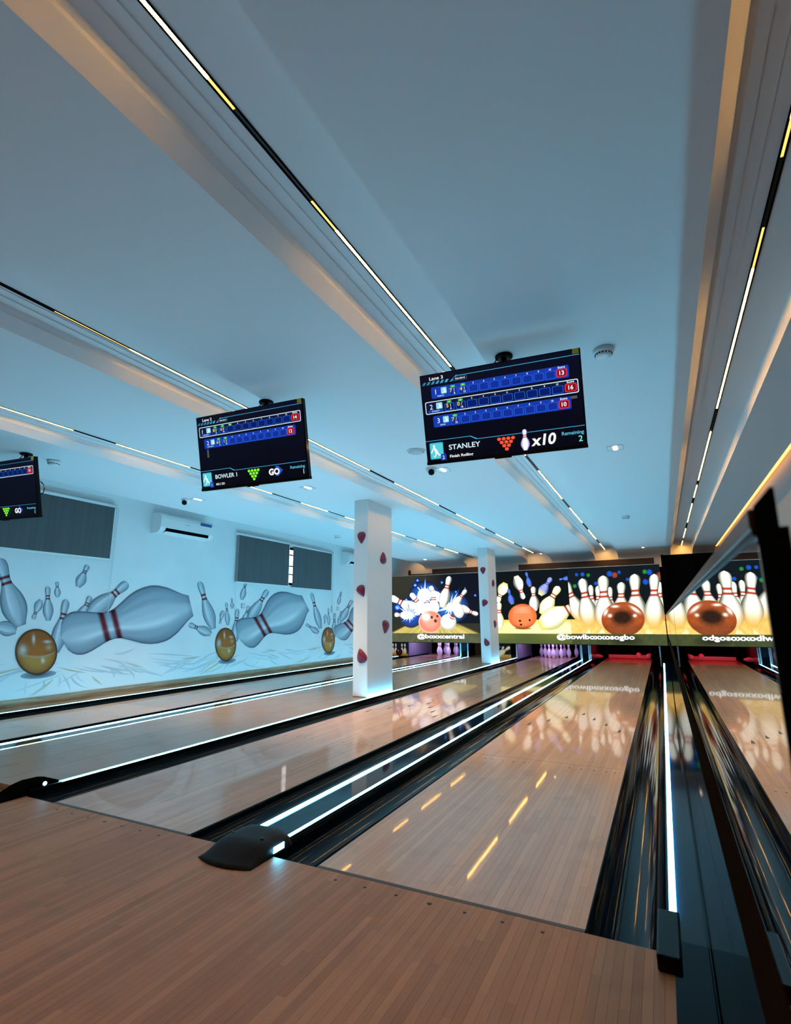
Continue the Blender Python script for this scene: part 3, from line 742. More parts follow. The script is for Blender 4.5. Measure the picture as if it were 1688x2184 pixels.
def smoke(x, y, label, s=1.0):
    t = thing('smoke_detector', label, 'smoke detector', (x, y, ZC), group='white ceiling smoke detectors')
    MB().lathe([(0.062 * s, 0), (0.062 * s, -0.022), (0.058 * s, -0.028), (0.05 * s, -0.030)], 28).obj('base', M['white_plastic'], t)
    MB().lathe([(0.050 * s, -0.029), (0.047 * s, -0.046), (0.030 * s, -0.054), (0.004, -0.055)], 28).obj('head', M['white_plastic'], t)
    m = MB()
    for k in range(16):
        a = 2 * math.pi * k / 16; cx, cy = 0.0487 * s * math.cos(a), 0.0487 * s * math.sin(a)
        m.tube([(cx, cy, -0.033), (cx, cy, -0.043)], 0.0035, 6)
    m.obj('vents', M['matte_black'], t, kind='stuff')
smoke(0.684, 1.20, 'white smoke detector close to the upper right corner of the lane 3 scoreboard')
smoke(0.474, 7.10, 'small far smoke detector beyond the lane 3 scoreboard, over the right-hand lane')
smoke(-4.60, 1.01, 'white smoke detector at the left edge, beside the partly cut-off scoreboard')
smoke(-4.72, 6.55, 'small smoke detector on the ceiling left of the near column')

def dome(x, y, label):
    t = thing('dome_camera', label, 'security camera', (x, y, ZC), group='white dome cameras')
    MB().lathe([(0.062, 0), (0.062, -0.012), (0.055, -0.030), (0.045, -0.050), (0.030, -0.058), (0.004, -0.06)], 24).obj('housing', M['white_plastic'], t)
    MB().lathe([(0.002, -0.036), (0.022, -0.030), (0.034, -0.012), (0.034, 0.012), (0.022, 0.030), (0.002, 0.036)], 20).obj('lens_ball', M['gloss_black'], t, loc=(0.012, -0.035, -0.052))
dome(-1.264, 3.10, 'white dome camera hanging under the left corner of the lane 3 scoreboard')
dome(-4.81, 2.90, 'white dome camera above the air conditioner')
t = thing('ceiling_speaker', 'flat round ceiling speaker left of the lane 3 scoreboard', 'speaker', (-1.163, 2.47, ZC))
MB().lathe([(0.095, 0), (0.093, -0.010), (0.083, -0.012)], 32).obj('rim', M['white_plastic'], t)
MB().lathe([(0.083, -0.0115), (0.060, -0.015), (0.003, -0.016)], 32).obj('grille', M['grey_plastic'], t)

# ------------------------------------------------------------------ painted wall
MURAL_Z = 0
def mural_pin_col(q, t):
    e = abs(q)
    base = lerp((0.50, 0.56, 0.60), (0.27, 0.33, 0.39), sst(0.15, 0.85, e))
    base = lerp(base, (0.05, 0.07, 0.10), sst(0.86, 1.0, e))
    base = lerp(base, (0.20, 0.27, 0.33), 0.55 * (1 - sst(0, 0.22, t)) * sst(-.2, .6, q))
    hl = math.exp(-((q + 0.28) / 0.13) ** 2) * sst(0.05, 0.3, t) * (1 - sst(0.8, 1, t))
    base = lerp(base, (0.80, 0.84, 0.86), 0.75 * hl)
    sh = math.exp(-((q - 0.45) / 0.18) ** 2) * 0.45
    base = lerp(base, (0.22, 0.30, 0.36), sh)
    stre = 0.10 * math.sin(q * 19 + t * 5) * sst(.1, .4, t) * (1 - sst(.55, .6, t))
    base = tuple(clamp01(v + stre * .35) for v in base)
    base = lerp(base, (0.15, 0.2, 0.25), 0.5 * (1 - sst(0, 0.05, t)))
    if 0.605 < t < 0.655 or 0.70 < t < 0.75:
        d = lerp((0.19, 0.018, 0.03), (0.07, 0.006, 0.012), sst(0.3, 1, e)); base = lerp(d, (0.38, 0.12, 0.10), 0.4 * hl)
    return base
def mural_ball_col(x, y):
    r = math.hypot(x, y)
    c_ = lerp((0.46, 0.14, 0.03), (0.34, 0.10, 0.022), sst(0.2, 0.8, r))
    if y < -0.05 - 0.18 * (1 - x * x): c_ = lerp((0.52, 0.24, 0.06), (0.30, 0.12, 0.03), sst(0.5, 1, r))
    c_ = lerp(c_, (0.07, 0.03, 0.012), sst(0.86, 1.0, r))
    def g(cx, cy, sx, sy): return math.exp(-((x - cx) / sx) ** 2 - ((y - cy) / sy) ** 2)
    c_ = lerp(c_, (0.62, 0.60, 0.55), 0.85 * clamp01(g(-0.66, 0.08, .17, .2)))
    c_ = lerp(c_, (0.75, 0.72, 0.66), 0.9 * clamp01(g(-0.16, 0.55, .06, .17) + g(0.5, 0.45, .16, .05) + g(.28, -.38, .07, .1)))
    c_ = lerp(c_, (0.50, 0.36, 0.20), 0.8 * clamp01(g(.58, .2, .15, .13)))
    c_ = lerp(c_, (0.52, 0.45, 0.30), 0.7 * math.exp(-((y + 0.22 - 0.25 * x * x) / 0.03) ** 2) * (1 - sst(.8, .95, r)))
    return c_
mural = thing('wall_painting', 'wall painting of flying bowling pins and brown balls below the blinds', 'painting', (0, 0, 0))
rnd = random.Random(3)
for mi, mo in enumerate(ART['MURAL']):
    A = Art((XW + 0.0012, 0, 0), (0, 1, 0), (0, 0, 1), (1, 0, 0), rect=(0, 20, 0.12, 2.5), eps=0.000004)
    bc = mo['b'][0]
    rr = abs(bc[5]) ; ry = abs(bc[2])
    for k in range(110):        # brushed speed strokes fanning out under the pins and the ball
        a = R(rnd.choice((rnd.uniform(205, 335), rnd.uniform(188, 352)))); r0 = rnd.uniform(0.45, 0.75); ln_ = rnd.uniform(0.25, 0.85)
        cu, cv = bc[0] + rnd.uniform(-.2, 1.1), bc[1] - 0.05
        pts = []; w0 = rnd.uniform(0.006, 0.018); bend = rnd.uniform(-.25, .25)
        seg = 8; left = []; right = []
        for s_ in range(seg + 1):
            rr_ = r0 + ln_ * s_ / seg; aa = a + bend * (s_ / seg) ** 2
            u_, v_ = cu + rr_ * 1.15 * math.cos(aa), cv + rr_ * 0.55 * math.sin(aa)
            wd = w0 * math.sin(math.pi * (s_ + .3) / (seg + .6))
            left.append((u_ - wd * math.sin(aa), v_ + wd * math.cos(aa))); right.append((u_ + wd * math.sin(aa), v_ - wd * math.cos(aa)))
        g_ = rnd.uniform(0, 1)
        cc = lerp((0.68, 0.72, 0.74), (0.48, 0.57, 0.62), g_) if rnd.random() > .12 else (0.60, 0.55, 0.40)
        if min(v for u, v in left + right) > 0.13 and max(v for u, v in left) < 1.35:
            A.poly(left + right[::-1], cc, [(i, i + 1, 2 * seg - i, 2 * seg + 1 - i) for i in range(seg)])
    A.obj('painted_strokes', M['art_paint'], mural, kind='stuff')
    def layer_obj(fn, name, lay):
        A = Art((XW + 0.002 + 0.0006 * lay, 0, 0), (0, 1, 0), (0, 0, 1), (1, 0, 0), rect=(-0.5, 20, 0.118, 3), eps=0.0)
        fn(A); A.obj(name, M['art_paint'], mural)
    def shadow(A):
        A.disc(bc[0] + 0.06, bc[1] - rr * 1.0, ry * 0.85, rr * 0.17, (0.05, 0.06, 0.09), (0.30, 0.36, 0.42), n=24)
    layer_obj(shadow, 'painted_shadow', 0)
    for pi, p_ in enumerate(mo['p']):
        last = pi == len(mo['p']) - 1
        def dr(A): A.pin(p_, mural_pin_col, taper=p_[6], nu=20 if last else 12, nv=48)
        layer_obj(dr, 'painted_pin', 1 + pi)
    def db(A): A.ball(bc, mural_ball_col, n=72, m=26)
    layer_obj(db, 'painted_ball', 12)

# ------------------------------------------------------------------ windows and blinds on the left wall
def window(n_, y0, y1, z0, z1, mat_='daylight'):
    w = structure(MB().box(XW, XW + 0.012, y0, y0 + .05, z0, z1).box(XW, XW + 0.012, y1 - .05, y1, z0, z1).box(XW, XW + 0.012, y0 + .05, y1 - .05, z0, z0 + .05)
                  .box(XW, XW + 0.012, y0 + .05, y1 - .05, z1 - .05, z1).obj('window_%d' % n_, M['soft_black']))
    MB().box(XW, XW + 0.005, y0 + .05, y1 - .05, z0 + .05, z1 - .05).obj('pane', M[mat_], w)
    for q in (0.28, 0.5, 0.8):
        MB().box(XW + .005, XW + 0.014, y0 + .05, y1 - .05, z0 + (z1 - z0) * q - .012, z0 + (z1 - z0) * q + .012).obj('glazing_bar', M['soft_black'], w)
window(1, 5.3, 8.1, 1.72, 2.5)
window(2, -0.2, 2.5, 1.88, 2.55)
window(3, 10.4, 11.0, 1.1, 2.25, 'gloss_black')
def blind(y0, y1, z0, z1, label, chain=None):
    t = thing('roller_blind', label, 'blind', (XW, y0, z1), group='grey roller blinds')
    w = y1 - y0; h = z1 - z0
    m = MB(); m.tube([(0.055, 0, -0.02), (0.055, w, -0.02)], 0.022, 14); m.box(0.0, 0.06, -0.006, 0.0, -0.05, 0.006); m.box(0.0, 0.06, w, w + 0.006, -0.05, 0.006)
    m.obj('roller', M['white_plastic'], t)
    MB().box(0.036, 0.038, 0.018, w - 0.018, -h + 0.02, -0.02).obj('fabric', M['blind'], t)
    MB().box(0.030, 0.044, 0.012, w - 0.012, -h, -h + 0.026).obj('bottom_rail', M['white_plastic'], t)
    MB().box(0.028, 0.030, -0.008 + w, 0.008 + w, -h, -0.03).obj('side_cover', M['white_plastic'], t)
    if chain:
        cy = 0.0 if chain < 0 else w
        MB().tube([(0.05, cy + .012, -0.03), (0.052, cy + .012, -abs(chain)), (0.052, cy + 0.03, -abs(chain) - .02), (0.05, cy + .035, -0.03)], 0.0025, 5).obj('chain', M['white_plastic'], t)
blind(-0.3, 2.69, 1.835, 2.625, 'wide grey roller blind at the left, behind the cut-off scoreboard', 1.5)
blind(5.12, 6.655, 1.675, 2.59, 'left one of the pair of grey roller blinds with a bright gap', -1.4)
blind(6.755, 8.25, 1.655, 2.57, 'right one of the pair of grey roller blinds, nearer the white column', 1.4)

def aircon(y0, label, part=1.05):
    t = thing('air_conditioner', label, 'air conditioner', (XW, y0, 2.32), group='white split air conditioners')
    prof = [(0.002, 0.0), (0.13, 0.0), (0.185, 0.035), (0.212, 0.085), (0.215, 0.22), (0.205, 0.275), (0.17, 0.305), (0.002, 0.31)]
    m = MB(); m.prism(prof, 0.0, part, axis='y'); m.obj('body', M['white_plastic'], t, bevel=0.012)
    MB().prism([(0.150, 0.002), (0.196, 0.030), (0.213, 0.075), (0.208, 0.080)][:4], 0.10, part - 0.10, axis='y').obj('air_slot', M['matte_black'], t)
    MB().prism([(0.135, -0.008), (0.205, 0.020), (0.208, 0.026), (0.132, 0.000)], 0.10, part - 0.10, axis='y').obj('flap', M['white_plastic'], t)
    MB().box(0.2145, 0.2165, part - 0.29, part - 0.05, 0.215, 0.262).obj('energy_sticker', M['blue_sticker'], t, label='dark blue sticker')
    MB().box(0.2145, 0.2165, 0.46, 0.54, 0.175, 0.185).obj('badge', M['grey_plastic'], t)
aircon(3.32, 'white split air conditioner between the two blind groups')
aircon(8.70, 'partly hidden white air conditioner just left of the near column')
for y_, lb in ((5.39, 'small grey wall socket below the left blind of the pair'), (8.585, 'small grey wall socket right of the pair of blinds, near the column')):
    t = thing('wall_socket', lb, 'socket', (XW, y_, 1.27), group='small grey sockets on the painted wall')
    MB().box(0.0, 0.012, -0.045, 0.045, -0.045, 0.045).obj('plate', M['grey_plastic'], t, bevel=0.004)
    MB().box(0.012, 0.016, -0.018, 0.018, -0.028, 0.028).obj('switch', M['white_plastic'], t)
# rod on the wall near the far corner
tag(MB().tube([(XW + 0.06, 10.2, 2.50), (XW + 0.06, 11.15, 2.50)], 0.022, 12).box(XW, XW + 0.06, 10.25, 10.27, 2.49, 2.51).box(XW, XW + 0.06, 11.08, 11.10, 2.49, 2.51).obj('curtain_rod', M['white_plastic']),
    'white rolled-up blind tube on the wall beyond the near column', 'blind')

# ------------------------------------------------------------------ illuminated pictures over the pin decks
YM_, ZM0, ZM1 = 11.30, 0.405, 2.205
def hashf(i): return (math.sin(i * 127.1 + 11.7) * 43758.5453) % 1.0
def lit_pin(hot, edge, bottom, band=(0.55, 0.03, 0.02), light=-0.3, wide=0.75, bt=0.18):
    def f(q, t):
        e = abs(q - light * 0.4)
        c_ = lerp(hot, edge, sst(wide * 0.45, 1.05, e))
        c_ = lerp(bottom, c_, sst(0.0, bt, t))
        if 0.60 < t < 0.640 or 0.685 < t < 0.725: c_ = lerp(band, tuple(v * .35 for v in band), sst(0.5, 1.1, abs(q)))
        return c_
    return f
PST = {
    0: lit_pin((1.4, 1.4, 1.35), (0.75, 0.80, 0.78), (1.0, 1.0, 0.95)),
    1: lit_pin((1.2, 1.2, 1.1), (0.16, 0.18, 0.15), (0.8, 0.8, 0.6), light=-0.5),
    2: lit_pin((1.3, 1.25, 0.95), (0.62, 0.60, 0.22), (0.85, 0.75, 0.15), band=(0.5, 0.06, 0.02)),
    3: lit_pin((0.10, 0.22, 0.85), (0.01, 0.02, 0.20), (0.25, 0.2, 0.15), band=(0.03, 0.05, 0.3)),
    4: lit_pin((0.35, 0.42, 0.85), (0.06, 0.09, 0.4), (0.9, 0.85, 0.35), band=(0.1, 0.06, 0.3), bt=0.35),
    5: lit_pin((1.2, 1.2, 1.05), (0.10, 0.11, 0.06), (0.95, 0.55, 0.10), band=(0.50, 0.05, 0.02), light=-0.2, bt=0.42),
    6: lit_pin((0.9, 0.7, 0.4), (0.5, 0.22, 0.06), (0.8, 0.35, 0.05), bt=0.5)}
def mask_art(rect): return Art((0, YM_ - 0.0006, 0), (1, 0, 0), (0, 0, 1), (0, -1, 0), rect=rect, eps=0.0005)
def panel(name, x0, x1, label):
    t = thing('picture_panel', label, 'picture panel', (0, 0, 0), group='illuminated pictures over the pin decks')
    MB().box(x0, x1, YM_, YM_ + 0.10, ZM0, ZM1).obj('panel_body', M['soft_black'], t)
    MB().box(x0, x1, YM_ - 0.006, YM_ + 0.10, ZM1, ZM1 + 0.012).obj('top_trim', M['trim_metal'], t)
    MB().box(x0, x1, YM_ - 0.008, YM_ + 0.03, ZM0 - 0.012, ZM0).obj('bottom_trim', M['soft_black'], t)
    return t
XA, XB, XC, XD = -5.985, -3.36, -1.125, 0.900

p1 = panel('a', XA, XB, 'left illuminated picture, pins bursting around a salmon ball, lettered @boxxcentral')
rc = (XA, XB, ZM0, ZM1)
A = mask_art(rc)
A.grid(lambda i, j: ((XA + (XB - XA) * i, ZM0 + (ZM1 - ZM0) * j), lerp(lerp((0.035, 0.035, 0.024), (0.003, 0.004, 0.012), sst(.3, .7, i)), (0.012, 0.013, 0.014), 0.5 * (1 - j))), 8, 6)
def floor_streaks(A, u0, u1, v0, v1, vx, vz, cols, dark, edge=None, nu=90, nv=8, fade=0.5):
    def fn(i, j):
        v = v0 + (v1 - v0) * j; u = u0 + (u1 - u0) * i
        ang = (u - vx) / max(0.02, vz - v)
        k = math.floor(ang * 9); h = hashf(k)
        h2 = hashf(math.floor(ang * 31) + 5)
        c_ = lerp(cols[0], cols[1], clamp01(0.15 + 0.38 * h + 0.32 * h2))
        c_ = lerp(c_, dark, fade * sst(0.55, 1.0, j))
        if edge: c_ = lerp(c_, dark, sst(edge * 0.92, edge * 1.06, abs(ang)))
        return (u, v), c_
    A.grid(fn, nu, nv)
floor_streaks(A, XA, XB, 0.640, 0.90, -4.70, 1.20, ((0.30, 0.22, 0.02), (0.95, 0.78, 0.25)), (0.030, 0.030, 0.018), edge=2.25, nu=150, nv=10, fade=.5)
floor_streaks(A, XA, XB, ZM0, 0.640, -4.70, 1.20, ((0.055, 0.062, 0.030), (0.14, 0.15, 0.075)), (0.06, 0.065, 0.035), nu=120, nv=3, fade=.2)
def burst(A, s_, n_, r0, blue=(0.0, 0.06, 0.65), seed=1, inner=0.5, halo=True):
    cu, cv, au, _, _, bv = s_
    if halo: A.disc(cu, cv, au * 1.15, bv * 1.0, (0.05, 0.25, 1.0), (0.006, 0.008, 0.03), n=30)
    rn = random.Random(seed)
    for k in range(n_):
        a = 2 * math.pi * (k + rn.uniform(-.3, .3)) / n_; ln_ = rn.uniform(0.55, 1.5) * r0; w_ = rn.uniform(.05, .11)
        ax, az = math.cos(a), math.sin(a)
        def P_(r, d): return (cu + au * (r * ax - d * az), cv + bv * (r * az + d * ax))
        A.poly([P_(0, -w_ * 1.6), P_(ln_, 0), P_(0, w_ * 1.6)], [(0.05, 0.3, 1.1), (0.0, 0.03, 0.25), (0.05, 0.3, 1.1)])
        A.poly([P_(0, -w_), P_(ln_ * .8, 0), P_(0, w_)], [(1.6, 1.6, 1.6), (0.4, 0.7, 1.3), (1.6, 1.6, 1.6)])
    A.disc(cu, cv, au * inner, bv * inner, (1.8, 1.8, 1.8), (0.7, 0.9, 1.3), n=24)
A.disc(ART['A1x'][2][0], ART['A1x'][2][1], 0.36, 0.34, (0.01, 0.12, 0.9), (0.03, 0.032, 0.03), n=30)
burst(A, ART['A1x'][1], 13, 1.0, seed=4, inner=.25)
burst(A, ART['A1x'][0], 22, 1.0, seed=2, inner=.50)
for d in ART['A1d']: A.disc(d[0], d[1], d[2] * 2.2, d[5] * 2.2, (0.0, 0.10, 0.8), (0.006, 0.01, 0.05)); A.disc(d[0], d[1], d[2], d[5], (0.7, 0.9, 1.3), (0.05, 0.2, 0.9))
for s_ in ART['A1p']: A.pin(s_, PST[s_[7]], nu=12, nv=46)
burst(A, ART['A1x'][2], 15, 1.05, seed=9, inner=.30, halo=False)
for s_ in ART['A1p'][7:8]: A.pin(s_, PST[0], nu=12, nv=46)
def salmon(x, y):
    r = math.hypot(x, y)
    c_ = lerp((1.0, 0.42, 0.30), (0.92, 0.27, 0.18), sst(.3, .8, r)); c_ = lerp(c_, (1.1, .62, .5), sst(.85, 1, r))
    h = math.exp(-((x + .38) / .30) ** 2 - ((y - .45) / .30) ** 2)
    return lerp(c_, (1.5, 1.35, 1.25), clamp01(h * 1.2))
A.ball(ART['A1b'][0], salmon, n=72, m=26)
for d in ART['A1holes']: A.disc(d[0], d[1], d[2], d[5], (0.06, 0.015, 0.01), (0.22, 0.07, 0.04))
def whiteball(x, y):
    r = math.hypot(x, y); e = sst(0.1, 1.2, math.hypot(x - .25 + .6, y - .5) * .8)
    return lerp((1.3, 1.3, 1.2), (0.55, 0.62, 0.52), e * sst(.3, 1, r))
A.ball(ART['A1h'][0], whiteball, n=36, m=10)
hb = ART['A1h'][1]; bb = ART['A1h'][0]
nx, nz = bb[0] * .42 + hb[0] * .58 - .03, bb[1] * .42 + hb[1] * .58 - .02
A.disc(nx - .03, nz - .035, .075, .045, (0.28, 0.06, 0.04), n=18, ang=R(-25))
A.disc(nx - .02, nz - .015, .075, .040, (1.1, 1.1, 1.0), n=18, ang=R(-25))
A.disc(nx - .01, nz + .005, .075, .035, (0.28, 0.06, 0.04), n=18, ang=R(-25))
A.ball([hb[0], hb[1], hb[2] * 1.0, 0.05, -0.06, hb[5]], whiteball, n=32, m=9)
A.poly([(-4.09, 0.63), (-3.965, 0.63), (-4.03, 0.72)][:0] or [(-4.75, 0.425), (-4.67, 0.425), (-4.71, 0.50)], (0.03, 0.04, 0.02))
A.text('@boxxcentral', -5.145, 0.515, 0.105, (1.3, 1.25, 1.3), width=1.345, bold=0.035)
A.obj('printed_picture', M['art_lit'], p1)

p2 = panel('b', XB + .003, XC, 'middle illuminated picture with a plain orange ball, right of the far column')
rc = (XB + .003, XC, ZM0, ZM1)
A = mask_art(rc)
A.grid(lambda i, j: ((XB + (XC - XB) * i, ZM0 + (ZM1 - ZM0) * j), (0.003, 0.005, 0.006)), 2, 2)
def cream(i, j):
    return (XB + (XC - XB) * i, 0.648 + (0.985 - 0.648) * j), lerp(lerp((1.25, 1.05, 0.35), (1.2, 1.1, 0.55), i), (0.85, 0.62, 0.10), sst(.55, 1, j))
A.grid(cream, 8, 6)
A.grid(lambda i, j: ((XB + (XC - XB) * i, ZM0 + (0.648 - ZM0) * j), lerp((0.085, 0.115, 0.030), (0.17, 0.19, 0.035), j * (0.6 + .4 * math.sin(i * 9)))), 16, 3)
for s_ in ART['A2p'][:8]: A.pin(s_, PST[s_[7]], nu=12, nv=46)
A.disc(-3.12, 1.56, 0.05, 0.05, (0.05, 0.12, 0.7), (0.006, 0.009, 0.02))
for s_ in ART['A2p'][8:]: A.pin(s_, PST[s_[7]], nu=12, nv=46)
def orange(x, y):
    r = math.hypot(x, y)
    c_ = lerp((0.95, 0.27, 0.09), (0.80, 0.16, 0.045), sst(.5, 1, r)); c_ = lerp(c_, (0.16, 0.03, 0.01), sst(.55, 1.1, -y) * sst(.6, 1, r))
    w_ = (0.25 < y < 0.78 and abs(x + .05) < .62 and (abs((x * 5) % 1 - .5) < .44)) and .32 * (1 - abs(x)) or 0
    return lerp(c_, (1.2, .72, .45), w_)
b_ = ART['A2b'][0]
A.disc(b_[0], b_[1] - b_[5] * .95, b_[2] * .6, b_[5] * .09, (0.05, 0.02, 0.01), (0.5, 0.4, 0.1))
A.ball(b_, orange, n=90, m=34)
for d in ART['A2holes']: A.disc(d[0], d[1], d[2], d[5], (0.03, 0.008, 0.005))
A.obj('printed_picture', M['art_lit'], p2)

p3 = panel('c', XC + .003, XD, 'right illuminated picture, tall pins behind a glossy bronze ball, lettered @bowlboxxosogbo')
rc = (XC + .003, XD, ZM0, ZM1)
A = mask_art(rc)
A.grid(lambda i, j: ((XC + (XD - XC) * i, ZM0 + (ZM1 - ZM0) * j), lerp((0.003, 0.008, 0.008), (0.005, 0.008, 0.013), j)), 2, 2)
BK = [(0.01, 0.12, 0.75), (0.02, 0.35, 0.05), (0.40, 0.07, 0.04)]
for d in ART['A3d']:
    c_ = BK[d[6]]; A.disc(d[0], d[1], d[2], d[5], c_, tuple(v * .45 + .004 for v in c_)); 
floor_streaks(A, XC, XD, 0.650, 0.985, -0.15, 1.25, ((0.85, 0.42, 0.05), (1.25, 0.85, 0.28)), (0.9, 0.5, 0.08), nu=70, nv=6, fade=.3)
floor_streaks(A, XC, XD, ZM0, 0.650, -0.15, 1.25, ((0.030, 0.045, 0.016), (0.09, 0.105, 0.035)), (0.06, 0.075, 0.03), nu=70, nv=3, fade=.2)
for s_ in ART['A3p']: A.pin([*s_[:6]], PST[s_[7]], nu=14, nv=48)
for u_, w_ in ((-0.75, .10), (-0.45, .14), (0.18, .15), (0.55, .14)):
    A.poly([(u_ - w_ * .5, 0.66), (u_ + w_ * .5, 0.66), (u_ * .93 + .01, 0.79), (u_ * .93 - .01, 0.79)], [(1.3, 1.05, .6), (1.3, 1.05, .6), (0.95, .6, .2), (.95, .6, .2)])
def bronze(x, y):
    r = math.hypot(x, y)
    c_ = lerp((0.62, 0.13, 0.03), (0.42, 0.075, 0.015), sst(.5, 1, r))
    dk = math.exp(-(((x + .02) / .60) ** 2 + ((y - .08) / .54) ** 2) ** 1.6); c_ = lerp(c_, (0.03, 0.012, 0.006), clamp01(dk * 1.15))
    c_ = lerp(c_, (0.16, 0.05, 0.015), 0.8 * sst(.05, -.1, y) if False else (0.6 * sst(0.05, .5, -y)))
    def g(cx, cy, sx, sy, a=0.0):
        dx, dy = x - cx, y - cy; ux, uy = dx * math.cos(a) + dy * math.sin(a), -dx * math.sin(a) + dy * math.cos(a)
        return math.exp(-(ux / sx) ** 2 - (uy / sy) ** 2)
    c_ = tuple(v * (0.80 + 0.4 * (math.sin(x * 23 + 4 * math.sin(y * 11)) * math.sin(y * 19 + 5 * math.sin(x * 9)) * .5 + .5)) for v in c_)
    h = g(-.36, .74, .14, .06) + g(.58, .55, .24, .07, R(-42)) + g(-.60, .20, .08, .08) + g(.56, .20, .07, .07) + g(-.80, .40, .07, .17, R(-20))
    return lerp(c_, (1.4, 1.25, 1.0), clamp01(h * 1.1))
b_ = list(ART['A3b'][0])
A.rect = (XC + .003, XD, 0.648, ZM1)
A.ball(b_, bronze, n=96, m=40)
A.rect = rc
A.disc(b_[0] + .02, 0.50, 0.36, 0.13, (0.020, 0.022, 0.010), (0.05, 0.06, 0.022), n=26)
A.rect = None
A.text('@bowlboxxosogbo', -1.475, 0.530, 0.105, (1.3, 1.3, 1.3), width=1.72, bold=0.035)
A.obj('printed_picture', M['art_lit'], p3)

# ------------------------------------------------------------------ pins, pin decks, kickbacks
def pin_thing(name_label, loc, rot=(0, 0, 0), group=None, proto=None):
    if proto is not None: return dup(proto, loc, name_label, rot=rot, group=group)
    t = thing('bowling_pin', name_label, 'bowling pin', loc, rot, group)
    Rm, Hh = 0.0605, 0.381
    MB().lathe([(pin_r(a) * Rm, a * Hh) for a in [k / 40 for k in range(41)]], 20).obj('body', M['pin'], t)
    m = MB()
    for a0, a1 in ((0.625, 0.655), (0.70, 0.73)):
        m.lathe([(pin_r(a0) * Rm + .0006, a0 * Hh), (pin_r((a0 + a1) / 2) * Rm + .0006, (a0 + a1) / 2 * Hh), (pin_r(a1) * Rm + .0006, a1 * Hh)], 20)
    m.obj('red_bands', M['pin_red'], t)
    return t
ROWN = ['front', 'second', 'third', 'back']
proto = None
def rack(cx, cy, which, lane_name, grp):
    global proto
    idx = 1
    for row in range(4):
        for k in range(row + 1):
            if idx in which:
                side = ['only'] if row == 0 else ['left', 'right'] if row == 1 else ['left', 'centre', 'right'] if row == 2 else ['far-left', 'left-centre', 'right-centre', 'far-right']
                lb = ('head pin at the front of the rack on the %s lane' % lane_name) if row == 0 else '%s pin of the %s row in the rack on the %s lane' % (side[k], ROWN[row], lane_name)
                o = pin_thing(lb, (cx + (k - row / 2) * 0.3048, cy + row * 0.264, 0.0003), group=grp, proto=proto)
                if proto is None: proto = o
            idx += 1
rack(-1.745, 12.2, range(1, 11), 'middle', 'white pins racked on the middle lane')
rack(-4.83, 12.1, (1, 2, 3, 5, 8, 9, 6), 'leftmost', 'white pins standing on the leftmost lane')
gr = 'knocked-over pins in the red light'
pin_thing('fallen pin lying at the left edge of the red-lit deck', (-0.60, 12.55, 0.062), (R(90), R(12), R(-62)), gr, proto)
pin_thing('fallen pin lying end-on at the middle of the red-lit deck', (0.22, 12.75, 0.125), (R(96), 0, R(8)), gr, proto)
pin_thing('fallen pin lying in the right gutter of the red-lit deck', (0.44, 12.40, 0.075), (R(82), 0, R(172)), gr, proto)
t = thing('sweep_bar', 'red-lit sweep bar lying across the end of the right-hand lane', 'sweep bar', (0, 0, 0))
MB().box(-0.50, 0.50, 12.86, 12.90, 0.004, 0.095).obj('bar', M['white_plastic'], t, bevel=0.01)
for s_ in (-1, 1): MB().box(s_ * 0.50 - .02, s_ * .50 + .02, 12.84, 13.3, 0.02, 0.30).obj('arm', M['soft_black'], t)
for o in [q for q in bpy.data.objects if q.name.startswith('bowling_lane')]:
    e = 0.80 if o.location.x < -0.5 else 0.74
    e0 = 0.80 if o.location.x > -4 else 0.79
    MB().box(-e0, -e0 + .03, 11.75, 13.6, -0.11, 0.62).obj('kickback', M['kickback'], o)
    MB().box(e - .03, e, 11.75, 13.6, -0.11, 0.62).obj('kickback', M['kickback'], o)
    MB().box(-0.77, e - .03, 13.45, 13.5, -0.2, 0.62).obj('curtain', M['pit'], o)
    MB().box(-0.77, e - .03, 11.75, 13.5, 0.62, 0.66).obj('hood_plate', M['pit'], o)
PURPLE = (0.60, 0.38, 1.0)
for lx in (-4.90, -1.80):
    area('deck_lamp', (lx, 12.0, 0.60), 1.3, 9.0, PURPLE, (0, 0.35, -1), 0.12)
area('deck_lamp', (0.0, 12.3, 0.60), 1.0, 4.0, (1.0, 0.01, 0.03), (0, 0.2, -1), 0.12)
# division posts under the pictures
for x0, x1, lb in ((-0.995, -0.805, 'dark division box with pale edges between the white rack and the red-lit deck'), (-4.095, -3.87, 'dark division box with pale edges right of the pins on the leftmost lane')):
    t = thing('division_box', lb, 'division box', (0, 0, 0))
    MB().box(x0 + .01, x1 - .01, 11.72, 12.3, 0.028, 0.40).obj('box_body', M['divider'], t)
    for q in (x0 + .012, x1 - .012): MB().box(q - .012, q + .012, 11.70, 11.722, 0.03, 0.40).obj('edge_trim', M['grey_plastic'], t)
    MB().box(x0 + .03, x1 - .03, 11.705, 11.72, 0.03, 0.16).obj('foot_panel', M['matte_black'], t)
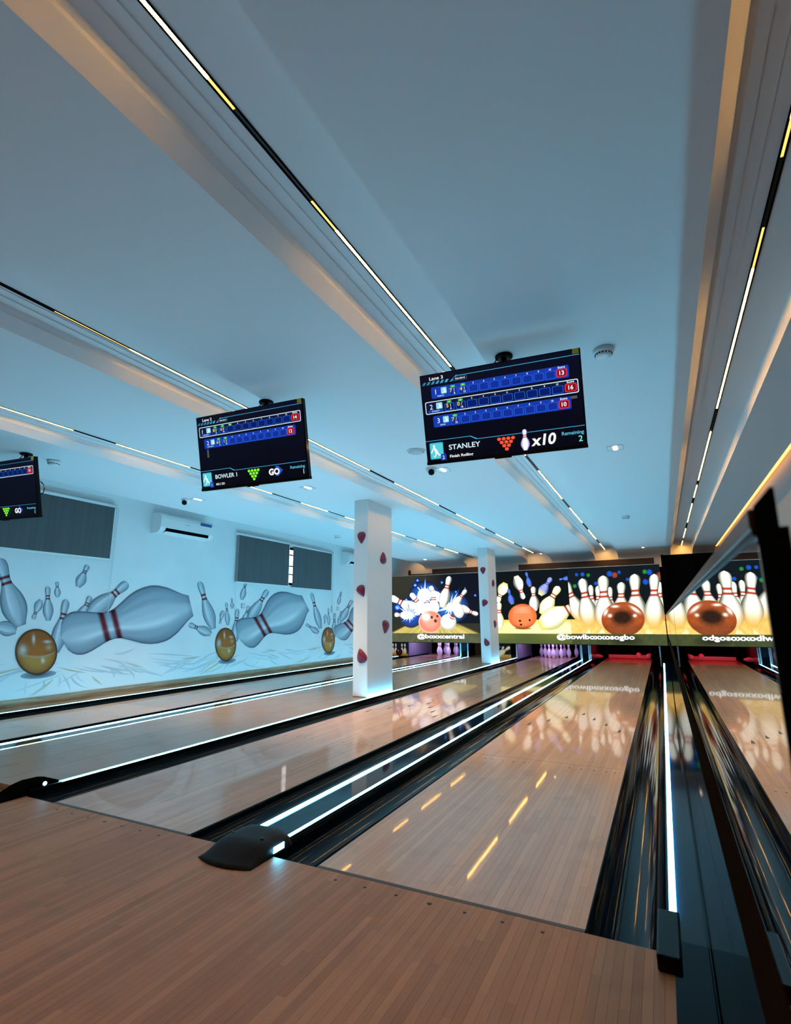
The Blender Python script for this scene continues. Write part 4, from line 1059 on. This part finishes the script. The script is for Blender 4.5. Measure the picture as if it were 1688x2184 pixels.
# small printed boards under the pictures at the walkways
def small_board(x0, x1, y, z0, z1, label):
    t = thing('printed_board', label, 'printed board', (0, 0, 0))
    MB().box(x0, x1, y, y + .03, z0, z1).obj('board_body', M['soft_black'], t)
    return t, Art((0, y - .0006, 0), (1, 0, 0), (0, 0, 1), (0, -1, 0), rect=(x0, x1, z0, z1), eps=.0005)
t, A = small_board(-3.30, -2.62, 11.30, 0.031, 0.392, 'small printed board with flying pins under the orange-ball picture')
A.grid(lambda i, j: ((-3.30 + .68 * i, .031 + .361 * j), (0.008, 0.010, 0.012)), 2, 2)
A.grid(lambda i, j: ((-3.30 + .68 * i, .031 + .10 * j), lerp((0.55, 0.33, 0.06), (0.9, 0.6, 0.15), j)), 4, 2)
A.pin([-2.95, 0.09, 0.16, 0.24, -0.040, 0.028], PST[2], nu=10, nv=36); A.pin([-2.93, 0.34, 0.10, -0.05, -.01, .02], PST[4], nu=8, nv=30)
A.pin([-2.99, 0.08, 0.36, 0.24, 0.045, -0.068], PST[2], nu=10, nv=40)
A.obj('printed_picture', M['art_print'], t)
t, A = small_board(-5.98, -5.45, 11.30, 0.031, 0.392, 'small printed board with a dark red ball and pins, under the left picture')
A.grid(lambda i, j: ((-5.98 + .53 * i, .031 + .361 * j), (0.010, 0.016, 0.035)), 2, 2)
A.grid(lambda i, j: ((-5.98 + .53 * i, .031 + .07 * j), (0.40, 0.22, 0.06)), 2, 2)
for k, u_ in enumerate((-5.92, -5.83, -5.64, -5.55)): A.pin([u_, 0.07, 0.0, 0.29, 0.055, 0.0], PST[5], nu=10, nv=36)
A.ball([-5.73, 0.135, 0.105, 0, 0, 0.105], lambda x, y: lerp(lerp((0.10, 0.01, 0.01), (0.02, 0.002, 0.002), math.hypot(x, y)), (0.9, 0.8, 0.8), clamp01(math.exp(-((x + .3) / .13) ** 2 - ((y - .4) / .13) ** 2))), n=28, m=8)
A.obj('printed_picture', M['art_print'], t)

# ------------------------------------------------------------------ scoreboards
BLUE = (0.008, 0.045, 0.42); CELL = (0.002, 0.012, 0.14); CEDGE = (0.02, 0.14, 0.80); CY = (0.07, 0.42, 0.72); RED = (0.62, 0.006, 0.02)
WHITE = (0.95, 0.97, 1.0); GREEN = (0.08, 0.60, 0.03); YEL = (0.95, 0.62, 0.03)
def screen_art(parent, lane_no, rows, active, footer, dim=1.0):
    A = Art((0, -0.0148, 0), (1, 0, 0), (0, 0, 1), (0, -1, 0), rect=(-0.468, 0.468, -0.262, 0.270), eps=0.00012)
    D = lambda c_: tuple(v * dim for v in c_)
    A.grid(lambda i, j: ((-0.468 + .936 * i, -0.262 + .532 * j), lerp((0.0015, 0.002, 0.006), (0.003, 0.0045, 0.016), j)), 2, 2)
    A.text('Lane %d' % lane_no, -0.413, 0.238, 0.020, WHITE, width=0.088, bold=0.012)
    for k in range(6): u_ = -0.464 + k * 0.029; A.poly([(u_, .212), (u_ + .018, .212), (u_ + .030, .230), (u_ + .014, .230)], D(lerp((0.02, .2, .35), CY, k / 6)))
    A.poly([(-.285, .212), (-.272, .212), (-.235, .243), (-.240, .247)], D(CY))
    A.rectf(-0.238, 0.468, 0.2395, 0.2425, D(CY))
    A.rrect(-0.262, -0.176, 0.211, 0.236, .008, D((0.03, 0.2, 0.35))); A.rrect(-0.260, -0.178, 0.213, 0.234, .007, (0.003, 0.006, 0.015))
    A.text('Standard', -0.219, 0.2185, 0.011, WHITE, width=0.060, bold=0.01, align='c')
    ctr = [0.1585, 0.069, -0.020]
    for r, (num, name, frames, score) in enumerate(rows):
        act = r == active
        vc = ctr[r] if active != 0 or r == 0 else ctr[r] - 0.002
        hw, hh = (0.452, 0.0385) if act else (0.407, 0.0355)
        k_ = 1.11 if act else 1.0
        if act:
            A.rrect(-hw, hw, vc - hh, vc + hh, .010, (0.75, 0.92, 1.0)); A.rrect(-hw + .0045, hw - .0045, vc - hh + .0045, vc + hh - .0045, .008, (0.004, 0.010, 0.05))
        else: A.rrect(-hw, hw, vc - hh, vc + hh, .010, D(BLUE))
        A.text(num, -0.381 * k_, vc - .010, .030, WHITE, bold=0.0)
        A.rrect(-0.344 * k_, -0.308 * k_, vc - .012, vc + .026, .004, (0.30, 0.72, 0.85))
        A.poly([(-.340 * k_, vc - .008), (-.325 * k_, vc + .002), (-.330 * k_, vc + .018), (-.320 * k_, vc + .018), (-.312 * k_, vc - .006)], (0.8, 0.95, 1.0))
        A.rrect(-0.392 * k_, -0.304 * k_, vc - .031, vc - .015, .005, D((0.01, 0.06, 0.45)))
        A.text(name, -0.348 * k_, vc - .0270, .0085, (0.6, 0.85, 1.0), bold=0.01, align='c')
        for f_ in range(10):
            u_ = (-0.268 + f_ * 0.0638) * k_
            A.rrect(u_ - .0275 * k_, u_ + .0275 * k_, vc - .030, vc + .0135, .007, D(CEDGE)); A.rrect(u_ - .0248 * k_, u_ + .0248 * k_, vc - .0275, vc + .011, .006, D(CELL if act else (0.006, 0.03, 0.32)))
            has = f_ < len(frames)
            if has and f_ < (3 if act and active == 0 else 9):
                A.rrect(u_ - .014, u_ + .014, vc + .016, vc + .029, .004, GREEN)
            A.text(str(f_ + 1), u_, vc + .018, .010, WHITE, bold=0.015, align='c')
            if has and frames[f_]:
                a_, b_, tot = frames[f_]
                A.text(a_, u_ - .013, vc - .011, .022, YEL, bold=0.02, align='c'); A.text(b_, u_ + .007, vc - .009, .019, (0.5, 0.9, 0.2) if b_ != '/' else YEL, bold=0.01, align='c')
                A.text(tot, u_ + .008, vc - .025, .011, WHITE, bold=0.02, align='c')
        us = 0.368 * (1.115 if act else 1.0)
        A.rrect(us - .029 * k_, us + .029 * k_, vc - .028, vc + .0165, .008, (0.85, 0.03, 0.06)); A.rrect(us - .024 * k_, us + .024 * k_, vc - .024, vc + .0125, .006, (0.25, 0.004, 0.012))
        A.text(score, us, vc - .0165, .023, WHITE, bold=0.02, align='c')
        A.text('Score', us, vc + .0205, .012, WHITE, bold=0.02, align='c')
    # footer
    A.rectf(-0.468, -0.186, -0.1365, -0.1335, D(CY)); A.poly([(-.190, -.1335), (-.180, -.1335), (-.142, -.1535), (-.142, -.1575), (-.148, -.1575)], D(CY)); A.rectf(-0.144, 0.468, -0.1575, -0.1545, D(CY))
    A.rrect(-0.445, -0.357, -0.250, -0.148, .008, (0.03, 0.38, 0.58)); A.rrect(-0.440, -0.362, -0.245, -0.153, .006, (0.10, 0.62, 0.72))
    W2 = (0.85, 0.97, 1.0)
    A.disc(-0.416, -0.170, .007, .008, W2); A.poly([(-.424, -.178), (-.410, -.178), (-.392, -.205), (-.398, -.214), (-.412, -.205)], W2)
    A.poly([(-.412, -.205), (-.400, -.200), (-.384, -.222), (-.364, -.226), (-.366, -.232), (-.388, -.231)], W2)
    A.poly([(-.412, -.205), (-.404, -.203), (-.404, -.225), (-.418, -.241), (-.424, -.238), (-.412, -.224)], W2); A.poly([(-.424, -.180), (-.418, -.186), (-.434, -.214), (-.440, -.210)], W2)
    A.rrect(-0.378, -0.343, -0.262, -0.222, .004, (0.01, 0.05, 0.42)); A.text(footer['no'], -0.361, -0.254, .022, WHITE, align='c')
    A.text(footer['name'], -0.322, -0.202, .030, (0.70, 0.93, 1.0), width=footer['nw'], bold=0.012)
    A.text(footer['sub'], -0.320, -0.250, .016, WHITE, width=footer['sw'], bold=0.02)
    for r in range(4):
        for k in range(4 - r): A.disc(-0.012 + 0.0272 * k + 0.0136 * r, -0.176 - 0.0205 * r, .0115, .0100, footer['tri'], n=16)
    if footer['x10']:
        A.pin([0.136, -0.258, 0.002, 0.122, 0.0255, 0.0], lambda q, t_: (0.5, 0.03, 0.05) if (.61 < t_ < .65 or .69 < t_ < .73) else lerp(WHITE, (0.25, 0.2, 0.75), sst(.45, 1, abs(q))), nu=12, nv=44)
        A.text('x10', 0.170, -0.237, .060, WHITE, width=0.135, bold=0.03, shear=0.18)
    else:
        A.poly([(0.215, -.165), (0.240, -.165), (0.280, -.200), (0.240, -.235), (0.215, -.235), (0.245, -.200)], D((0.015, 0.10, 0.62)))
        A.text('GO', 0.160, -0.224, .042, WHITE, width=0.092, bold=0.045)
    A.text('Remaining', 0.343, -0.199, .020, (0.12, 0.55, 0.75), width=0.118, bold=0.01)
    A.text(footer['rem'], 0.452, -0.242, .032, (0.25, 0.90, 0.65), align='r', bold=0.01)
    A.obj('screen_picture', M['art_screen'], parent)

def scoreboard(q, label, lane_no, rows, active, footer, sticker, dim=1.0):
    cx, cy, cz, yaw, tilt, roll = q
    r = Vector((math.cos(yaw), math.sin(yaw), 0)); nn = Vector((math.sin(yaw), -math.cos(yaw), 0)); up = Vector((0, 0, 1))
    n2 = math.cos(tilt) * nn - math.sin(tilt) * up; u2 = math.cos(tilt) * up + math.sin(tilt) * nn
    r3 = math.cos(roll) * r + math.sin(roll) * u2; u3 = -math.sin(roll) * r + math.cos(roll) * u2
    mx = Matrix(((r3.x, -n2.x, u3.x), (r3.y, -n2.y, u3.y), (r3.z, -n2.z, u3.z)))
    t = thing('scoreboard', label, 'screen', (cx, cy, cz), group='ceiling-hung score screens')
    t.rotation_euler = mx.to_euler()
    W2, H2_ = 0.475, 0.277
    MB().box(-W2, W2, -0.014, 0.022, -H2_, H2_).obj('housing', M['gloss_black'], t, bevel=0.003)
    MB().box(-W2 - .002, W2 + .002, -0.018, 0.022, -H2_ - .004, -H2_ + .016).obj('bottom_bezel', M['soft_black'], t, bevel=0.002)
    MB().box(-0.33, 0.33, 0.022, 0.06, -H2_ + .03, 0.08).obj('rear_casing', M['matte_black'], t, bevel=0.01)
    MB().box(-0.05, 0.05, -0.0165, -0.010, -H2_ - .012, -H2_ - .004).obj('sensor', M['gloss_black'], t)
    MB().box(W2 - .043, W2 - .008, -0.0152, -0.0142, H2_ - .030, H2_ - .001).obj('yellow_sticker', M['yellow_sticker'], t, label='yellow sticker in the top right corner')
    MB().box(*sticker).obj('grey_sticker', M['grey_plastic'], t, label='small grey sticker')
    screen_art(t, lane_no, rows, active, footer, dim)
    # mount: parts given in world space, expressed in the screen's own frame
    inv = mx.transposed()
    def loc(p): return tuple(inv @ (Vector(p) - Vector((cx, cy, cz))))
    top = Vector((cx, cy + 0.12, ZC))
    m = MB(); m.tube([loc((cx + .01, cy + .13, ZC - 0.001)), loc((cx + .01, cy + .13, cz + .10))], 0.018, 12)
    m.obj('mount_pole', M['soft_black'], t)
    m = MB(); m.tube([loc((cx + .01, cy + .13, ZC - .0015)), loc((cx + .01, cy + .13, ZC - .012))], 0.055, 20); m.obj('ceiling_plate', M['soft_black'], t)
    m = MB(); m.tube([loc((cx - .10, cy + .13, cz + .11)), loc((cx + .12, cy + .13, cz + .11))], 0.014, 8)
    for s_ in (-.09, .11): m.tube([loc((cx + s_, cy + .13, cz + .11)), loc((cx + s_, cy + .07, cz + .02))], 0.012, 8)
    m.obj('bracket', M['soft_black'], t)
    m = MB(); m.tube([loc((cx - .03, cy + .12, ZC - .01)), loc((cx - .05, cy + .10, ZC - .06)), loc((cx - .02, cy + .10, cz + .14)), loc((cx, cy + .08, cz + .05))], 0.004, 6); m.obj('cable', M['matte_black'], t)
    return t
R3 = [('1', 'SAMUEL', [('7', '1', '8'), ('4', '1', '13')], '13'), ('2', 'STANLEY', [('5', '1', '6'), ('0', '/', '16')], '16'), ('3', 'DENIS', [('7', '/', '10')], '10')]
F3 = dict(no='2', name='STANLEY', nw=0.196, sub='Finish Rolling', sw=0.146, tri=(0.95, 0.10, 0.04), x10=True, rem='2')
R2_ = [('1', 'BOWLER 1', [('8', '0', '8'), ('6', '0', '14'), None], '14'), ('2', 'BOWLER 2', [('6', '0', '6'), ('1', '5', '12')], '12')]
F2 = dict(no='1', name='BOWLER 1', nw=0.200, sub='NO.1 GO', sw=0.080, tri=(0.25, 0.95, 0.04), x10=False, rem='1')
R1 = [('1', 'BOWLER 1', [('6', '3', '9'), ('1', '0', '10'), None], '10')]
scoreboard((0.1039, 0.8696, 2.2216, 0.0755, 0.2658, -0.0101), 'large ceiling-hung score screen titled Lane 3 with three player rows', 3, R3, 1, F3, (0.400, 0.440, -0.0165, -0.0142, 0.000, 0.016))
scoreboard((-1.6933, 0.7305, 2.2338, 0.0544, 0.2217, -0.0106), 'middle score screen titled Lane 2 with two player rows', 2, R2_, 0, F2, (-0.392, -0.376, -0.0165, -0.0142, -0.034, 0.028))
t1 = scoreboard((-4.62, 0.62, 2.23, 0.0500, 0.2217, -0.0300), 'score screen cut off by the left edge of the picture', 1, R1, 0, F2, (-0.392, -0.376, -0.0165, -0.0142, -0.034, 0.028), dim=0.7)
MB().tube([(0.470, 0.03, 0.05), (0.50, 0.035, 0.02), (0.508, 0.035, -0.02), (0.495, 0.035, -0.055), (0.465, 0.03, -0.07)], 0.004, 6).obj('cable_loop', M['matte_black'], t1)
